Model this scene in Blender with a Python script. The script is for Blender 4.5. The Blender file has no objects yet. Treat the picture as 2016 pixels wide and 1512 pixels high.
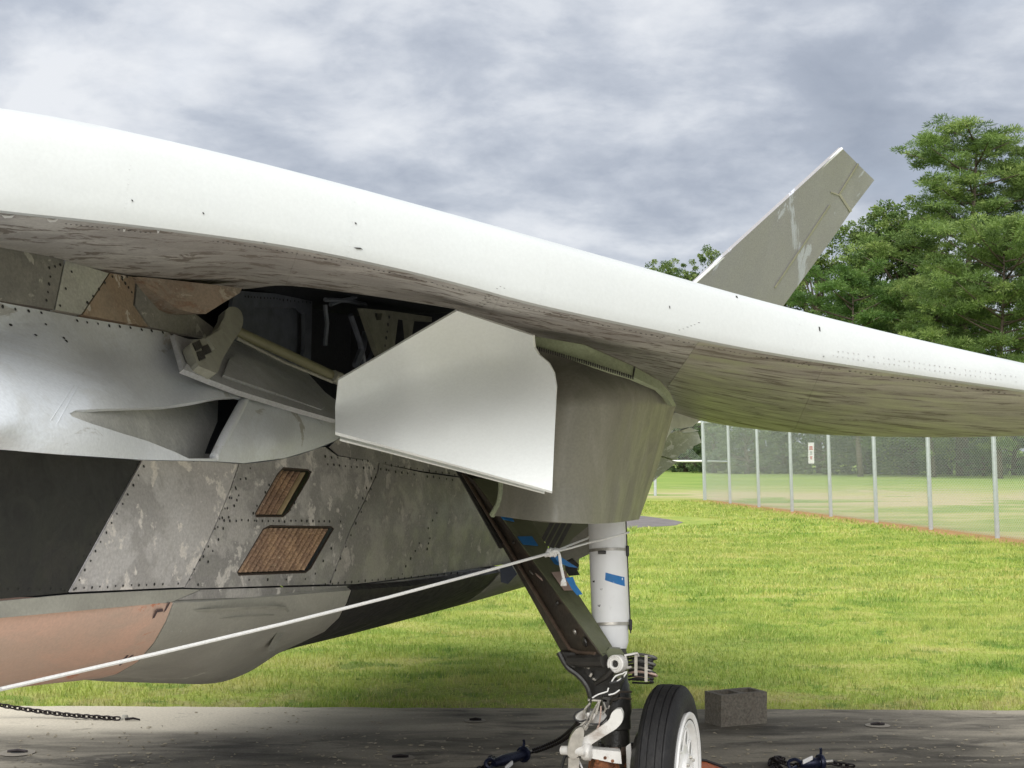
import bpy, bmesh, math, random
import numpy as np
from mathutils import Vector, Matrix
from mathutils.geometry import delaunay_2d_cdt

random.seed(7)
rng = np.random.default_rng(7)
scene = bpy.context.scene
col = scene.collection

# ------------------------------------------------------------------ camera
FPX = 2900.0                       # focal length in photo pixels (2016 wide)
CAMZ = 1.7
TH = math.atan(130 / FPX)          # pitched up a little
ST, CT = math.sin(TH), math.cos(TH)
cam_d = bpy.data.cameras.new('camera')
cam = bpy.data.objects.new('camera', cam_d)
col.objects.link(cam)
cam.location = (0, 0, CAMZ)
cam.rotation_euler = (math.pi / 2 + TH, 0, 0)
cam_d.sensor_width = 36
cam_d.lens = 36 * FPX / 2016
cam_d.clip_start = 0.05
cam_d.clip_end = 3000
scene.camera = cam

# ------------------------------------------------------------------ world
SUN_EL, SUN_AZ = math.radians(50), math.radians(188)   # azimuth from +Y, towards +X
world = bpy.data.worlds.new('World')
scene.world = world
world.use_nodes = True


class NT:
    """small node tree helper"""
    def __init__(self, tree):
        self.t = tree
        tree.nodes.clear()

    def n(self, typ, ins=None, **props):
        nd = self.t.nodes.new(typ)
        for k, v in props.items():
            setattr(nd, k, v)
        for k, v in (ins or {}).items():
            s = nd.inputs[k]
            if hasattr(v, 'is_output') or isinstance(v, bpy.types.NodeSocket):
                self.t.links.new(v, s)
            else:
                s.default_value = v
        return nd

    def ramp(self, fac, stops, interp='LINEAR'):
        r = self.n('ShaderNodeValToRGB', {'Fac': fac})
        cr = r.color_ramp
        cr.interpolation = interp
        while len(cr.elements) < len(stops):
            cr.elements.new(0.5)
        for e, (p, c) in zip(cr.elements, stops):
            e.position = p
            if not hasattr(c, '__len__'):
                c = (c, c, c)
            e.color = (*c, 1)
        return r.outputs['Color']

    def noise(self, vec, scale, detail=6, rough=.6, dist=0.0):
        return self.n('ShaderNodeTexNoise', {'Vector': vec, 'Scale': scale, 'Detail': detail,
                                             'Roughness': rough, 'Distortion': dist}).outputs['Fac']

    def mapping(self, vec, scale=(1, 1, 1), rot=(0, 0, 0), loc=(0, 0, 0)):
        return self.n('ShaderNodeMapping', {'Vector': vec, 'Scale': scale, 'Rotation': rot,
                                            'Location': loc}).outputs['Vector']

    def mix(self, fac, a, b, blend='MIX'):
        m = self.n('ShaderNodeMix', data_type='RGBA', blend_type=blend)
        for i, v in ((0, fac), (6, a), (7, b)):
            s = m.inputs[i]
            if isinstance(v, bpy.types.NodeSocket):
                self.t.links.new(v, s)
            elif i == 0:
                s.default_value = v
            else:
                s.default_value = (*v, 1) if len(v) == 3 else v
        return m.outputs[2]

    def math(self, op, a, b=0.0, clamp=False):
        m = self.n('ShaderNodeMath', operation=op, use_clamp=clamp)
        for i, v in ((0, a), (1, b)):
            if isinstance(v, bpy.types.NodeSocket):
                self.t.links.new(v, m.inputs[i])
            else:
                m.inputs[i].default_value = v
        return m.outputs[0]


w = NT(world.node_tree)
sky = w.n('ShaderNodeTexSky', sky_type='NISHITA', sun_disc=False, sun_elevation=SUN_EL,
          sun_rotation=SUN_AZ, air_density=1.0, dust_density=1.5, ozone_density=1.0)
tc = w.n('ShaderNodeTexCoord').outputs['Generated']
sep = w.n('ShaderNodeSeparateXYZ', {'Vector': tc})
zc = w.math('ADD', w.math('MAXIMUM', sep.outputs['Z'], 0.0), 0.33)
cu = w.n('ShaderNodeCombineXYZ', {'X': w.math('DIVIDE', sep.outputs['X'], zc),
                                  'Y': w.math('DIVIDE', sep.outputs['Y'], zc), 'Z': 0.0}).outputs[0]
cm = w.mapping(cu, scale=(1.0, 1.05, 1), loc=(3.1, 1.35, 0))
big = w.noise(cm, 1.8, 4, .5, .15)
med = w.noise(cm, 4.4, 9, .55, .2)
fin = w.noise(cm, 14.0, 7, .6, .25)
dens = w.math('ADD', w.math('ADD', w.math('MULTIPLY', big, .44), w.math('MULTIPLY', med, .47)),
              w.math('MULTIPLY', fin, .13))
cloud = w.ramp(dens, [(.33, (1.75, 1.98, 2.42)), (.46, (2.3, 2.53, 2.98)), (.52, (2.95, 3.17, 3.58)),
                      (.57, (3.7, 3.88, 4.2)), (.64, (4.5, 4.62, 4.82))])
cover = w.ramp(w.noise(cm, 1.7, 4, .5, .2), [(.28, .86), (.45, .97)])
wcol = w.mix(cover, sky.outputs['Color'], cloud)
bg = w.n('ShaderNodeBackground', {'Color': wcol, 'Strength': 0.10})
wo = w.n('ShaderNodeOutputWorld')
w.t.links.new(bg.outputs[0], wo.inputs['Surface'])
world.cycles.sampling_method = 'MANUAL'
world.cycles.sample_map_resolution = 1024

# ------------------------------------------------------------------ sun and exposure
sun_d = bpy.data.lights.new('sun', 'SUN')
sun_d.energy = 2.7
sun_d.angle = math.radians(80)
sun_d.color = (1.0, .975, .935)
sun = bpy.data.objects.new('sun', sun_d)
col.objects.link(sun)
sdir = Vector((math.cos(SUN_EL) * math.sin(SUN_AZ), math.cos(SUN_EL) * math.cos(SUN_AZ), math.sin(SUN_EL)))
sun.rotation_euler = sdir.to_track_quat('Z', 'Y').to_euler()
sun.location = sdir * 50
vs = scene.view_settings
vs.view_transform = 'Standard'
vs.look = 'None'
vs.exposure = 0.90
vs.gamma = 1
vs.use_curve_mapping = False
scene.cycles.max_bounces = 6
scene.cycles.transparent_max_bounces = 12

# ------------------------------------------------------------------ geometry helpers
AFT = Vector((.3290, .9443, 0))     # direction towards the tail
OUT = Vector((.9443, -.3290, 0))    # direction towards the wing tip
SL = .3484                          # AFT.x / AFT.y
UP = Vector((0, 0, 1))


def ray(px, py):
    u, v = (px - 1008) / FPX, (756 - py) / FPX
    return Vector((u, CT - ST * v, ST + CT * v))


def P(px, py, Y):
    """the point at distance Y in front of the camera seen at photo pixel px, py"""
    d = ray(px, py)
    return Vector((0, 0, CAMZ)) + d * (Y / d.y)


def PX(px, py, x0):
    """the point on the fuselage-parallel vertical plane X = x0 + SL*Y"""
    d = ray(px, py)
    k = x0 / (d.x - SL * d.y)
    return Vector((0, 0, CAMZ)) + d * k


def PG(px, py, z=0.0):
    d = ray(px, py)
    return Vector((0, 0, CAMZ)) + d * ((z - CAMZ) / d.z)


class Field:
    """thin plate spline through (px, py, value); mode X0 or Y -> 3D point"""
    def __init__(self, ctrl, mode):
        c = np.array(ctrl, float)
        self.mode = mode
        self.p = c[:, :2] / 500
        val = c[:, 2] if mode == 'X0' else 1 / c[:, 2]
        n = len(c)
        K = self._k(np.linalg.norm(self.p[:, None] - self.p[None], axis=2))
        A = np.zeros((n + 3, n + 3))
        A[:n, :n] = K + 1e-6 * np.eye(n)
        A[:n, n] = 1
        A[:n, n + 1:] = self.p
        A[n, :n] = 1
        A[n + 1:, :n] = self.p.T
        self.w = np.linalg.lstsq(A, np.r_[val, 0, 0, 0], rcond=None)[0]

    @staticmethod
    def _k(r):
        return np.where(r > 1e-9, r * r * np.log(np.maximum(r, 1e-9)), 0)

    def val(self, px, py):
        if px < -200 and self.mode == 'X0':
            py = 886 + (py - 886) * 2215 / (2015 - px)
            px = -200
        q = np.array([px, py]) / 500
        r = np.linalg.norm(self.p - q, axis=1)
        return float(self._k(r) @ self.w[:-3] + self.w[-3] + q @ self.w[-2:])

    def __call__(self, px, py):
        v = self.val(px, py)
        return PX(px, py, v) if self.mode == 'X0' else P(px, py, 1 / v)

    def normal(self, px, py):
        a, b, c = self(px, py), self(px + 3, py), self(px, py + 3)
        n = (b - a).cross(c - a).normalized()
        if n.dot(a - Vector((0, 0, CAMZ))) > 0:
            n = -n
        return n


class MB:
    """collects geometry for ONE mesh object"""
    def __init__(self):
        self.v, self.f, self.m = [], [], []

    def add(self, vs_, fs, mi=0):
        o = len(self.v)
        self.v += [tuple(x) for x in vs_]
        self.f += [tuple(i + o for i in q) for q in fs]
        self.m += [mi] * len(fs)
        return self

    def tube(self, pts, rad, n=8, cap=True, mi=0):
        pts = [Vector(p) for p in pts]
        rads = rad if hasattr(rad, '__len__') else [rad] * len(pts)
        vs_, fs = [], []
        t0 = (pts[1] - pts[0]).normalized()
        ref = UP if abs(t0.z) < .9 else Vector((1, 0, 0))
        nrm = t0.cross(ref).normalized()
        for i, p in enumerate(pts):
            a = pts[max(i - 1, 0)]
            b = pts[min(i + 1, len(pts) - 1)]
            t = (b - a).normalized()
            nrm = (nrm - t * nrm.dot(t)).normalized()
            bi = t.cross(nrm)
            for k in range(n):
                an = 2 * math.pi * k / n
                vs_.append(p + (nrm * math.cos(an) + bi * math.sin(an)) * rads[i])
        for i in range(len(pts) - 1):
            for k in range(n):
                k2 = (k + 1) % n
                fs.append((i * n + k, i * n + k2, (i + 1) * n + k2, (i + 1) * n + k))
        if cap:
            fs.append(tuple(range(n))[::-1])
            fs.append(tuple((len(pts) - 1) * n + k for k in range(n)))
        return self.add(vs_, fs, mi)

    def lathe(self, prof, org, axis, n=32, mi=0, closed=False):
        axis = Vector(axis).normalized()
        ref = UP if abs(axis.z) < .9 else Vector((1, 0, 0))
        e1 = axis.cross(ref).normalized()
        e2 = axis.cross(e1)
        vs_, fs = [], []
        for r, h in prof:
            for k in range(n):
                a = 2 * math.pi * k / n
                vs_.append(org + axis * h + (e1 * math.cos(a) + e2 * math.sin(a)) * r)
        for i in range(len(prof) - 1 + (1 if closed else 0)):
            j = (i + 1) % len(prof)
            for k in range(n):
                k2 = (k + 1) % n
                fs.append((i * n + k, i * n + k2, j * n + k2, j * n + k))
        return self.add(vs_, fs, mi)

    def box(self, c, sx, sy, sz, ax=None, mi=0):
        X, Y, Z = ax if ax else (Vector((1, 0, 0)), Vector((0, 1, 0)), UP)
        c = Vector(c)
        vs_ = [c + X * (i * sx / 2) + Y * (j * sy / 2) + Z * (k * sz / 2)
               for i in (-1, 1) for j in (-1, 1) for k in (-1, 1)]
        return self.add(vs_, [(0, 1, 3, 2), (4, 6, 7, 5), (0, 4, 5, 1), (2, 3, 7, 6), (0, 2, 6, 4), (1, 5, 7, 3)], mi)

    def quadbar(self, A, B, mi=0):
        """solid between two four-corner sections A and B"""
        vs_ = list(A) + list(B)
        return self.add(vs_, [(0, 1, 2, 3), (7, 6, 5, 4)] + [(i, i + 4, (i + 1) % 4 + 4, (i + 1) % 4) for i in range(4)], mi)

    def grid(self, rows, mi=0, wrap=False):
        n = len(rows[0])
        vs_ = [p for r in rows for p in r]
        fs = []
        for i in range(len(rows) - 1):
            for k in range(n - 1):
                fs.append((i * n + k, i * n + k + 1, (i + 1) * n + k + 1, (i + 1) * n + k))
        return self.add(vs_, fs, mi)

    def build(self, name, mat, parent=None, smooth=True, bevel=0, kind=None, angle=35):
        me = bpy.data.meshes.new(name)
        me.from_pydata(self.v, [], self.f)
        bm = bmesh.new()
        bm.from_mesh(me)
        bmesh.ops.recalc_face_normals(bm, faces=bm.faces)
        bm.to_mesh(me)
        bm.free()
        mats = mat if isinstance(mat, (list, tuple)) else [mat]
        for m_ in mats:
            me.materials.append(m_)
        me.polygons.foreach_set('material_index', self.m)
        return link(name, me, parent, smooth, bevel, kind, angle)


def link(name, me, parent=None, smooth=True, bevel=0, kind=None, angle=35):
    o = bpy.data.objects.new(name, me)
    col.objects.link(o)
    if smooth:
        me.polygons.foreach_set('use_smooth', [True] * len(me.polygons))
        if angle:
            me.set_sharp_from_angle(angle=math.radians(angle))
    if bevel:
        b = o.modifiers.new('bevel', 'BEVEL')
        b.width = bevel
        b.segments = 2
        b.limit_method = 'ANGLE'
        b.angle_limit = math.radians(40)
    put(o, parent)
    if kind:
        o['kind'] = kind
    return o


def put(o, parent):
    """meshes hold world coordinates: a child undoes the place of its thing"""
    if parent is None:
        return
    o.parent = parent
    if parent.type == 'EMPTY':
        o.location = -parent.location


def thing(name, loc, label, cat, group=None):
    o = bpy.data.objects.new(name, None)
    o.empty_display_size = .2
    col.objects.link(o)
    o.location = loc
    tag(o, label, cat, group)
    return o


def tag(o, label, cat, group=None):
    o['label'] = label
    o['category'] = cat
    if group:
        o['group'] = group
    return o


def struct(o):
    o['kind'] = 'structure'
    return o


def spline(pts, step=10, closed=False):
    """Catmull-Rom through 2D or 3D points"""
    pts = [np.array(p, float) for p in pts]
    out = []
    n = len(pts)
    rngs = range(n if closed else n - 1)
    for i in rngs:
        p1, p2 = pts[i], pts[(i + 1) % n]
        p0 = pts[i - 1] if (i > 0 or closed) else 2 * p1 - p2
        p3 = pts[(i + 2) % n] if (i + 2 < n or closed) else 2 * p2 - p1
        k = max(1, int(np.linalg.norm(p2 - p1) / step))
        for j in range(k):
            t = j / k
            out.append(.5 * ((2 * p1) + (-p0 + p2) * t + (2 * p0 - 5 * p1 + 4 * p2 - p3) * t * t
                             + (-p0 + 3 * p1 - 3 * p2 + p3) * t ** 3))
    if not closed:
        out.append(pts[-1])
    return [tuple(o) for o in out]


def dens_poly(poly, step):
    out = []
    for a, b in zip(poly, poly[1:] + poly[:1]):
        a, b = np.array(a, float), np.array(b, float)
        k = max(1, int(np.linalg.norm(b - a) / step))
        out += [tuple(a + (b - a) * j / k) for j in range(k)]
    return out


def inside(pt, poly):
    x, y = pt
    c = False
    j = len(poly) - 1
    for i in range(len(poly)):
        xi, yi = poly[i]
        xj, yj = poly[j]
        if (yi > y) != (yj > y) and x < (xj - xi) * (y - yi) / (yj - yi) + xi:
            c = not c
        j = i
    return c


def edge_dist(pt, polys):
    p = np.array(pt)
    best = 1e9
    for poly in polys:
        A = np.array(poly)
        B = np.roll(A, -1, axis=0)
        d = B - A
        L = np.maximum((d * d).sum(1), 1e-9)
        t = np.clip(((p - A) * d).sum(1) / L, 0, 1)
        q = A + d * t[:, None]
        best = min(best, np.sqrt(((q - p) ** 2).sum(1)).min())
    return best


def panel(name, poly, fld, mat, parent, thick=.02, step=14, holes=(), off=0.0, push=None, back=None, kind=None, mb=None):
    """a skin piece: outline in photo pixels laid on the 3D surface fld, with real thickness"""
    poly = dens_poly(list(poly), step)
    holes = [dens_poly(list(h), step) for h in holes]
    loops = [poly] + holes
    pts, edges = [], []
    for lp in loops:
        o = len(pts)
        pts += lp
        edges += [(o + i, o + (i + 1) % len(lp)) for i in range(len(lp))]
    xs = [p[0] for p in poly]
    ys = [p[1] for p in poly]
    y = min(ys) + step * .5
    r = 0
    while y < max(ys):
        x = min(xs) + (step * .5 if r % 2 else 0)
        while x < max(xs):
            if inside((x, y), poly) and not any(inside((x, y), h) for h in holes) and edge_dist((x, y), loops) > step * .45:
                pts.append((x, y))
            x += step
        y += step * .87
        r += 1
    V, E, F, *_ = delaunay_2d_cdt([Vector(p) for p in pts], edges, [], 0, 1e-4)
    tris = []
    for f in F:
        c = sum((V[i] for i in f), Vector((0, 0))) / len(f)
        a_, b_ = V[f[1]] - V[f[0]], V[f[2]] - V[f[0]]
        if abs(a_.x * b_.y - a_.y * b_.x) < .02 * step:
            continue
        if inside(c, poly) and not any(inside(c, h) for h in holes):
            tris.append(tuple(f))
    W = [fld(v.x, v.y) for v in V]
    if push:
        W = [p + push(v.x, v.y) for p, v in zip(W, V)]
    # vertex normals facing the camera
    Nn = [Vector((0, 0, 0)) for _ in W]
    ori = []
    for f in tris:
        n = (W[f[1]] - W[f[0]]).cross(W[f[2]] - W[f[0]])
        if n.dot(W[f[0]] - Vector((0, 0, CAMZ))) > 0:
            n = -n
            f = f[::-1]
        ori.append(f)
        for i in f:
            Nn[i] += n
    Nn = [n.normalized() if n.length > 0 else Vector((0, -1, 0)) for n in Nn]
    if off:
        W = [p + n * off for p, n in zip(W, Nn)]
    bk = [p + (back * thick if back else -n * thick) for p, n in zip(W, Nn)]
    out = mb or MB()
    out.add(W, ori)
    out.add(bk, [f[::-1] for f in ori])
    cnt = {}
    for f in ori:
        for a, b in zip(f, f[1:] + f[:1]):
            cnt[(a, b)] = 1
    vs_, fs = [], []
    for a, b in cnt:
        if (b, a) not in cnt:
            o = len(vs_)
            vs_ += [W[a], W[b], bk[b], bk[a]]
            fs.append((o + 1, o, o + 3, o + 2))
    out.add(vs_, fs)
    if mb:
        return out
    me = bpy.data.meshes.new(name)
    me.from_pydata(out.v, [], out.f)
    me.materials.append(mat)
    return link(name, me, parent, True, 0, kind, 0)


def ribbon(name, pts, wd, fld, mat, parent, thick=.004, off=.004, step=8):
    """a narrow strip of width wd (photo px) laid along pts on a surface"""
    q = [np.array(p) for p in spline(pts, step)]
    f_, b_ = [[], []], [[], []]
    for i, p in enumerate(q):
        t = q[min(i + 1, len(q) - 1)] - q[max(i - 1, 0)]
        t = t / (np.linalg.norm(t) + 1e-9)
        n2 = np.array([-t[1], t[0]])
        w_ = wd[0] + (wd[1] - wd[0]) * i / max(1, len(q) - 1) if hasattr(wd, '__len__') else wd
        for k, sg in ((0, -1), (1, 1)):
            a = p + n2 * sg * w_ / 2
            pos = fld(*a)
            vd = (Vector((0, 0, CAMZ)) - pos).normalized()
            f_[k].append(pos + vd * off)
            b_[k].append(pos + vd * (off - thick))
    mb = MB()
    mb.grid([b_[0], f_[0], f_[1], b_[1], b_[0]])
    return mb.build(name, mat, parent, angle=40)


def deeper(f, d):
    """same outline seen from the front, set d metres further out (+) or in (-)"""
    if f.mode == 'X0':
        return lambda a, b: PX(a, b, f.val(a, b) + (d(a, b) if callable(d) else d))
    return lambda a, b: P(a, b, 1 / f.val(a, b) - (d(a, b) if callable(d) else d))


def rivets(name, runs, fld, mat, parent, rad=2.3, off=.002):
    """runs: ((x0,y0),(x1,y1),spacing px); low domes on the surface, one joined mesh"""
    mb = MB()
    for a, b, sp_ in runs:
        a, b = np.array(a, float), np.array(b, float)
        k = max(1, int(np.linalg.norm(b - a) / sp_))
        for j in range(k + 1):
            if random.random() < .08:
                continue
            q = a + (b - a) * j / k + rng.normal(0, .5, 2)
            c = fld(*q)
            n = fld.normal(*q)
            e1 = n.cross(UP).normalized()
            e2 = n.cross(e1)
            r = rad * 1.2 * random.uniform(.75, 1.2) / FPX * c.y
            ring = [c + n * off + (e1 * math.cos(t * math.pi / 3) + e2 * math.sin(t * math.pi / 3)) * r for t in range(6)]
            top = [c + n * (off + r * .25) + (e1 * math.cos(t * math.pi / 3) + e2 * math.sin(t * math.pi / 3)) * r * .6 for t in range(6)]
            mb.add(ring + top, [(i, (i + 1) % 6, 6 + (i + 1) % 6, 6 + i) for i in range(6)] + [tuple(range(6, 12))])
    return mb.build(name, mat, parent, kind='stuff')


# ------------------------------------------------------------------ materials
def base_mat(name):
    m = bpy.data.materials.new(name)
    m.use_nodes = True
    t = NT(m.node_tree)
    bs = t.n('ShaderNodeBsdfPrincipled')
    out = t.n('ShaderNodeOutputMaterial')
    t.t.links.new(bs.outputs[0], out.inputs['Surface'])
    return m, t, bs


def setin(t, bs, **kw):
    for k, v in kw.items():
        s = bs.inputs[k.replace('_', ' ')]
        if isinstance(v, bpy.types.NodeSocket):
            t.t.links.new(v, s)
        else:
            s.default_value = v


def plain(name, c, rough=.5, metal=0.0, var=.12, scale=14, bump=.0, dirt=None, dirt_amt=.4):
    m, t, bs = base_mat(name)
    v = t.n('ShaderNodeTexCoord').outputs['Object']
    n1 = t.noise(v, scale, 7, .62)
    n2 = t.noise(v, scale * 5, 4, .6)
    c = np.array(c)
    cc = t.ramp(n1, [(.3, tuple(c * (1 - var))), (.7, tuple(np.minimum(c * (1 + var), .95)))])
    if dirt:
        msk = t.ramp(t.noise(v, scale * .6, 9, .7, .4), [(.5, 0), (.68, dirt_amt)])
        cc = t.mix(msk, cc, dirt)
    setin(t, bs, Base_Color=cc, Roughness=t.ramp(n2, [(.3, max(rough - .08, .02)), (.7, min(rough + .1, 1))]), Metallic=metal)
    if bump:
        b = t.n('ShaderNodeBump', {'Strength': bump, 'Distance': .01, 'Height': n2}).outputs[0]
        setin(t, bs, Normal=b)
    return m


def worn(name, cols, scale=3.0, stretch=(1, 1, 1), rot=(0, 0, 0), th=(.5, .56), th2=(.60, .63), rough=.55, bump=.25,
         seed=0.0, speck=.10, dist=.8, spec=.5, metal=0.0):
    """peeling, patched paint: cols = base, second coat, exposed layer, grime"""
    m, t, bs = base_mat(name)
    o = t.n('ShaderNodeTexCoord').outputs['Object']
    v = t.mapping(o, scale=stretch, rot=rot, loc=(seed, seed * .7, -seed * .4))
    v2 = t.mapping(o, scale=stretch, rot=rot, loc=(seed + 5.3, 2.1 - seed, seed))
    def con(x, k=1.7):
        return t.math('ADD', t.math('MULTIPLY', t.math('SUBTRACT', x, .5), k), .5, True)
    a = con(t.noise(v, scale, 11, .66, dist))
    b = con(t.noise(v2, scale * 1.6, 11, .68, dist * 1.3))
    c = con(t.noise(v, scale * .45, 5, .55, .3))
    d = t.noise(o, 95, 4, .6)
    m1 = t.ramp(a, [(th[0], 0), (th[1], 1)])
    m2 = t.ramp(b, [(th2[0], 0), (th2[1], 1)])
    m3 = t.ramp(c, [(.42, 0), (.68, .75)])
    cc = t.mix(m1, cols[0], cols[1])
    cc = t.mix(m3, cc, cols[3])
    cc = t.mix(m2, cc, cols[2])
    sp_ = t.ramp(d, [(.25, 1 - speck * 2), (.75, 1 + speck * 2)])
    cc = t.mix(1.0, cc, sp_, 'MULTIPLY')
    h = t.math('ADD', t.math('ADD', t.math('MULTIPLY', m2, -.6), t.math('MULTIPLY', m1, .35)), t.math('MULTIPLY', d, .35))
    bp = t.n('ShaderNodeBump', {'Strength': bump, 'Distance': .006, 'Height': h}).outputs[0]
    setin(t, bs, Base_Color=cc, Roughness=t.ramp(b, [(.35, rough - .1), (.7, rough + .15)]), Normal=bp, Metallic=metal)
    bs.inputs['Specular IOR Level'].default_value = spec
    return m


M = {}
ROTZ = -math.atan2(.3290, .9443)
M['white_edge'] = worn('white_gloss_paint', [(0.542, 0.564, 0.559), (0.524, 0.546, 0.542), (0.472, 0.489, 0.48), (0.494, 0.512, 0.502)], 1.3,
                       (1, 1, 1), th=(.45, .7), th2=(0.92, 0.97), rough=.55, bump=.03, speck=.02)
M['white_plate'] = worn('white_plate_paint', [(.80, .825, .81), (.78, .805, .79), (.68, .70, .68), (.76, .785, .77)], 2.2,
                        th=(.4, .7), th2=(0.92, 0.97), rough=.42, bump=.03, speck=.02)
M['under'] = worn('wing_underside_paint', [(.37, .35, .335), (.45, .43, .405), (.18, .155, .135), (.285, .265, .25)], 5.5,
                  (.8, 1.15, 1.0), (0, 0, -.52), th=(.44, .58), th2=(.565, .615), rough=.6, bump=.2, seed=1.2, dist=.5)
M['under_out'] = worn('wing_underside_outer_paint', [(0.347, 0.303, 0.307), (0.428, 0.383, 0.38), (0.173, 0.141, 0.127), (0.27, 0.233, 0.231)], 3.6,
                      (.55, 1.35, 1.1), (0, 0, -.42), th=(.42, .60), th2=(.58, .66), rough=.45, bump=.15, seed=4.1, dist=.5)
M['grey'] = worn('patchy_grey_paint', [(0.29, 0.28, 0.277), (0.425, 0.408, 0.401), (0.579, 0.554, 0.529), (0.204, 0.196, 0.197)], 5.5,
                 (1.3, .8, 1), (0, .35, ROTZ), th=(.46, .60), th2=(.61, .68), rough=.55, dist=.25, bump=.25, seed=.4)
M['grey_light'] = worn('pale_patchy_grey_paint', [(0.506, 0.491, 0.49), (0.377, 0.363, 0.36), (0.684, 0.647, 0.613), (0.424, 0.402, 0.401)], 4.6,
                       (1.3, .8, 1), (0, .4, ROTZ), th=(.46, .58), th2=(.60, .66), rough=.55, dist=.25, bump=.25, seed=2.3)
M['grey_dark'] = worn('dark_patchy_grey_paint', [(0.264, 0.252, 0.249), (0.363, 0.344, 0.333), (0.475, 0.45, 0.425), (0.197, 0.191, 0.19)], 5.5,
                      (1.5, .8, 1), (0, .4, ROTZ), th=(.46, .60), th2=(.62, .70), rough=.55, dist=.25, bump=.25, seed=6.7)
M['root'] = worn('grey_root_paint', [(.21, .205, .19), (.25, .245, .22), (.40, .39, .35), (.16, .155, .145)], 5,
                 (1, 1, 1), th=(.48, .56), th2=(0.64, 0.68), rough=.6, bump=.3, seed=3)
M['root_light'] = worn('pale_root_paint', [(.42, .43, .38), (.37, .375, .34), (.25, .25, .23), (.36, .36, .33)], 6, th=(.5, .6), th2=(0.74, 0.78), rough=.6, seed=3.6)
M['root_brown'] = worn('brown_bare_composite', [(.27, .20, .14), (.31, .24, .175), (.46, .42, .36), (.19, .16, .13)], 6,
                       th=(.46, .58), th2=(0.64, 0.68), rough=.65, seed=8.2)
M['wedge'] = worn('pinkish_brown_primer', [(.30, .235, .185), (.25, .16, .115), (.40, .35, .29), (.25, .22, .185)], 7,
                  (1, 1, 2), th=(.5, .56), th2=(0.6, 0.66), rough=.65, seed=5.5)
M['sponson'] = worn('silver_white_paint', [(0.617, 0.651, 0.688), (0.545, 0.567, 0.579), (0.37, 0.367, 0.349), (0.484, 0.504, 0.524)], 2.3,
                    (1, .8, 1.4), (0, .5, ROTZ), th=(.46, .6), th2=(0.7, 0.75), rough=.42, bump=.18, speck=.05, seed=2.8)
M['ramp'] = worn('grey_scoop_paint', [(.40, .40, .38), (.46, .46, .43), (.28, .28, .26), (.34, .34, .32)], 5, th=(.5, .6), th2=(0.8, 0.84), rough=.5, seed=9)
M['pink'] = worn('pink_primer_paint', [(0.667, 0.443, 0.351), (0.598, 0.425, 0.345), (0.575, 0.23, 0.138), (0.517, 0.402, 0.333)], 2.6,
                 (1, .6, 1.5), (0, .2, ROTZ), th=(.46, .6), th2=(0.66, 0.72), rough=.5, bump=.15, seed=3.3, speck=.05)
M['belly'] = worn('grey_belly_paint', [(0.355, 0.352, 0.314), (0.406, 0.403, 0.359), (0.522, 0.522, 0.466), (0.29, 0.283, 0.259)], 2.2,
                  (1, .7, 1.4), (0, .2, ROTZ), th=(.45, .6), th2=(0.7, 0.78), rough=.5, bump=.12, seed=1.9, speck=.06)
M['black'] = worn('matt_black_panel', [(.022, .022, .022), (.028, .027, .026), (.06, .06, .058), (.02, .02, .02)], 5, th=(.5, .6),
                  th2=(0.86, 0.9), rough=.55, bump=.12, seed=7.7, speck=.1)
M['olive'] = worn('olive_primer', [(0.201, 0.195, 0.158), (0.231, 0.224, 0.187), (0.297, 0.279, 0.26), (0.163, 0.157, 0.13)], 2.4,
                  (3, 3, .7), th=(.45, .62), th2=(0.8, 0.86), rough=.42, bump=.12, seed=2.2, speck=.06)
M['olive_flange'] = worn('green_primer_flange', [(.30, .34, .22), (.27, .31, .20), (.38, .40, .29), (.24, .27, .18)], 4, th=(.45, .6), th2=(0.85, 0.9), rough=.5, bump=.1)
M['fin'] = worn('grey_fin_paint', [(0.332, 0.326, 0.337), (0.291, 0.286, 0.293), (0.446, 0.46, 0.51), (0.285, 0.276, 0.281)], 1.1,
                (1.4, 1, .8), (0, .7, 0), th=(.44, .56), th2=(0.66, 0.69), rough=.5, bump=.1, seed=5)
M['tan'] = plain('tan_sealant', (.37, .35, .29), .6, bump=.2)
M['seam'] = plain('dark_seam', (.03, .028, .026), .8)
M['rivet'] = plain('dark_fastener', (.03, .03, .03), .5, .3)
M['rivet_light'] = plain('grey_fastener', (.5, .5, .5), .5, .3)
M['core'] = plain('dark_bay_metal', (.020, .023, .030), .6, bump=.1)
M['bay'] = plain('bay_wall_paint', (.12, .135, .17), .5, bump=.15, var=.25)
M['bay_green'] = plain('bay_bracket_primer', (.17, .175, .14), .55, bump=.1, var=.25)
M['door_in'] = worn('inner_door_grey', [(.46, .47, .50), (.42, .43, .45), (.28, .28, .28), (.38, .385, .40)], 4, th=(.45, .6), th2=(0.78, 0.82), rough=.45, bump=.12)
M['arm'] = plain('cast_grey_arm', (.30, .30, .255), .6, bump=.25, var=.15, scale=20)
M['rod'] = plain('olive_rod', (.18, .175, .105), .45, bump=.1)
M['brace'] = plain('dark_brace_paint', (.034, .028, .022), .40, var=.3, bump=.12, dirt=(.11, .075, .05), dirt_amt=.5)
M['brace_olive'] = plain('olive_brace_paint', (.115, .125, .07), .45, var=.15, bump=.08)
M['strut'] = plain('white_strut_paint', (.74, .75, .76), .35, var=.05, scale=7, bump=.04, dirt=(.42, .38, .33), dirt_amt=.35)
M['gear_white'] = plain('white_gear_paint', (.70, .69, .66), .4, var=.08, scale=18, bump=.08, dirt=(.28, .22, .17), dirt_amt=.75)
M['gear_dark'] = plain('dark_gear_casting', (.027, .0255, .023), .36, var=.35, scale=22, bump=.2)
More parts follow.
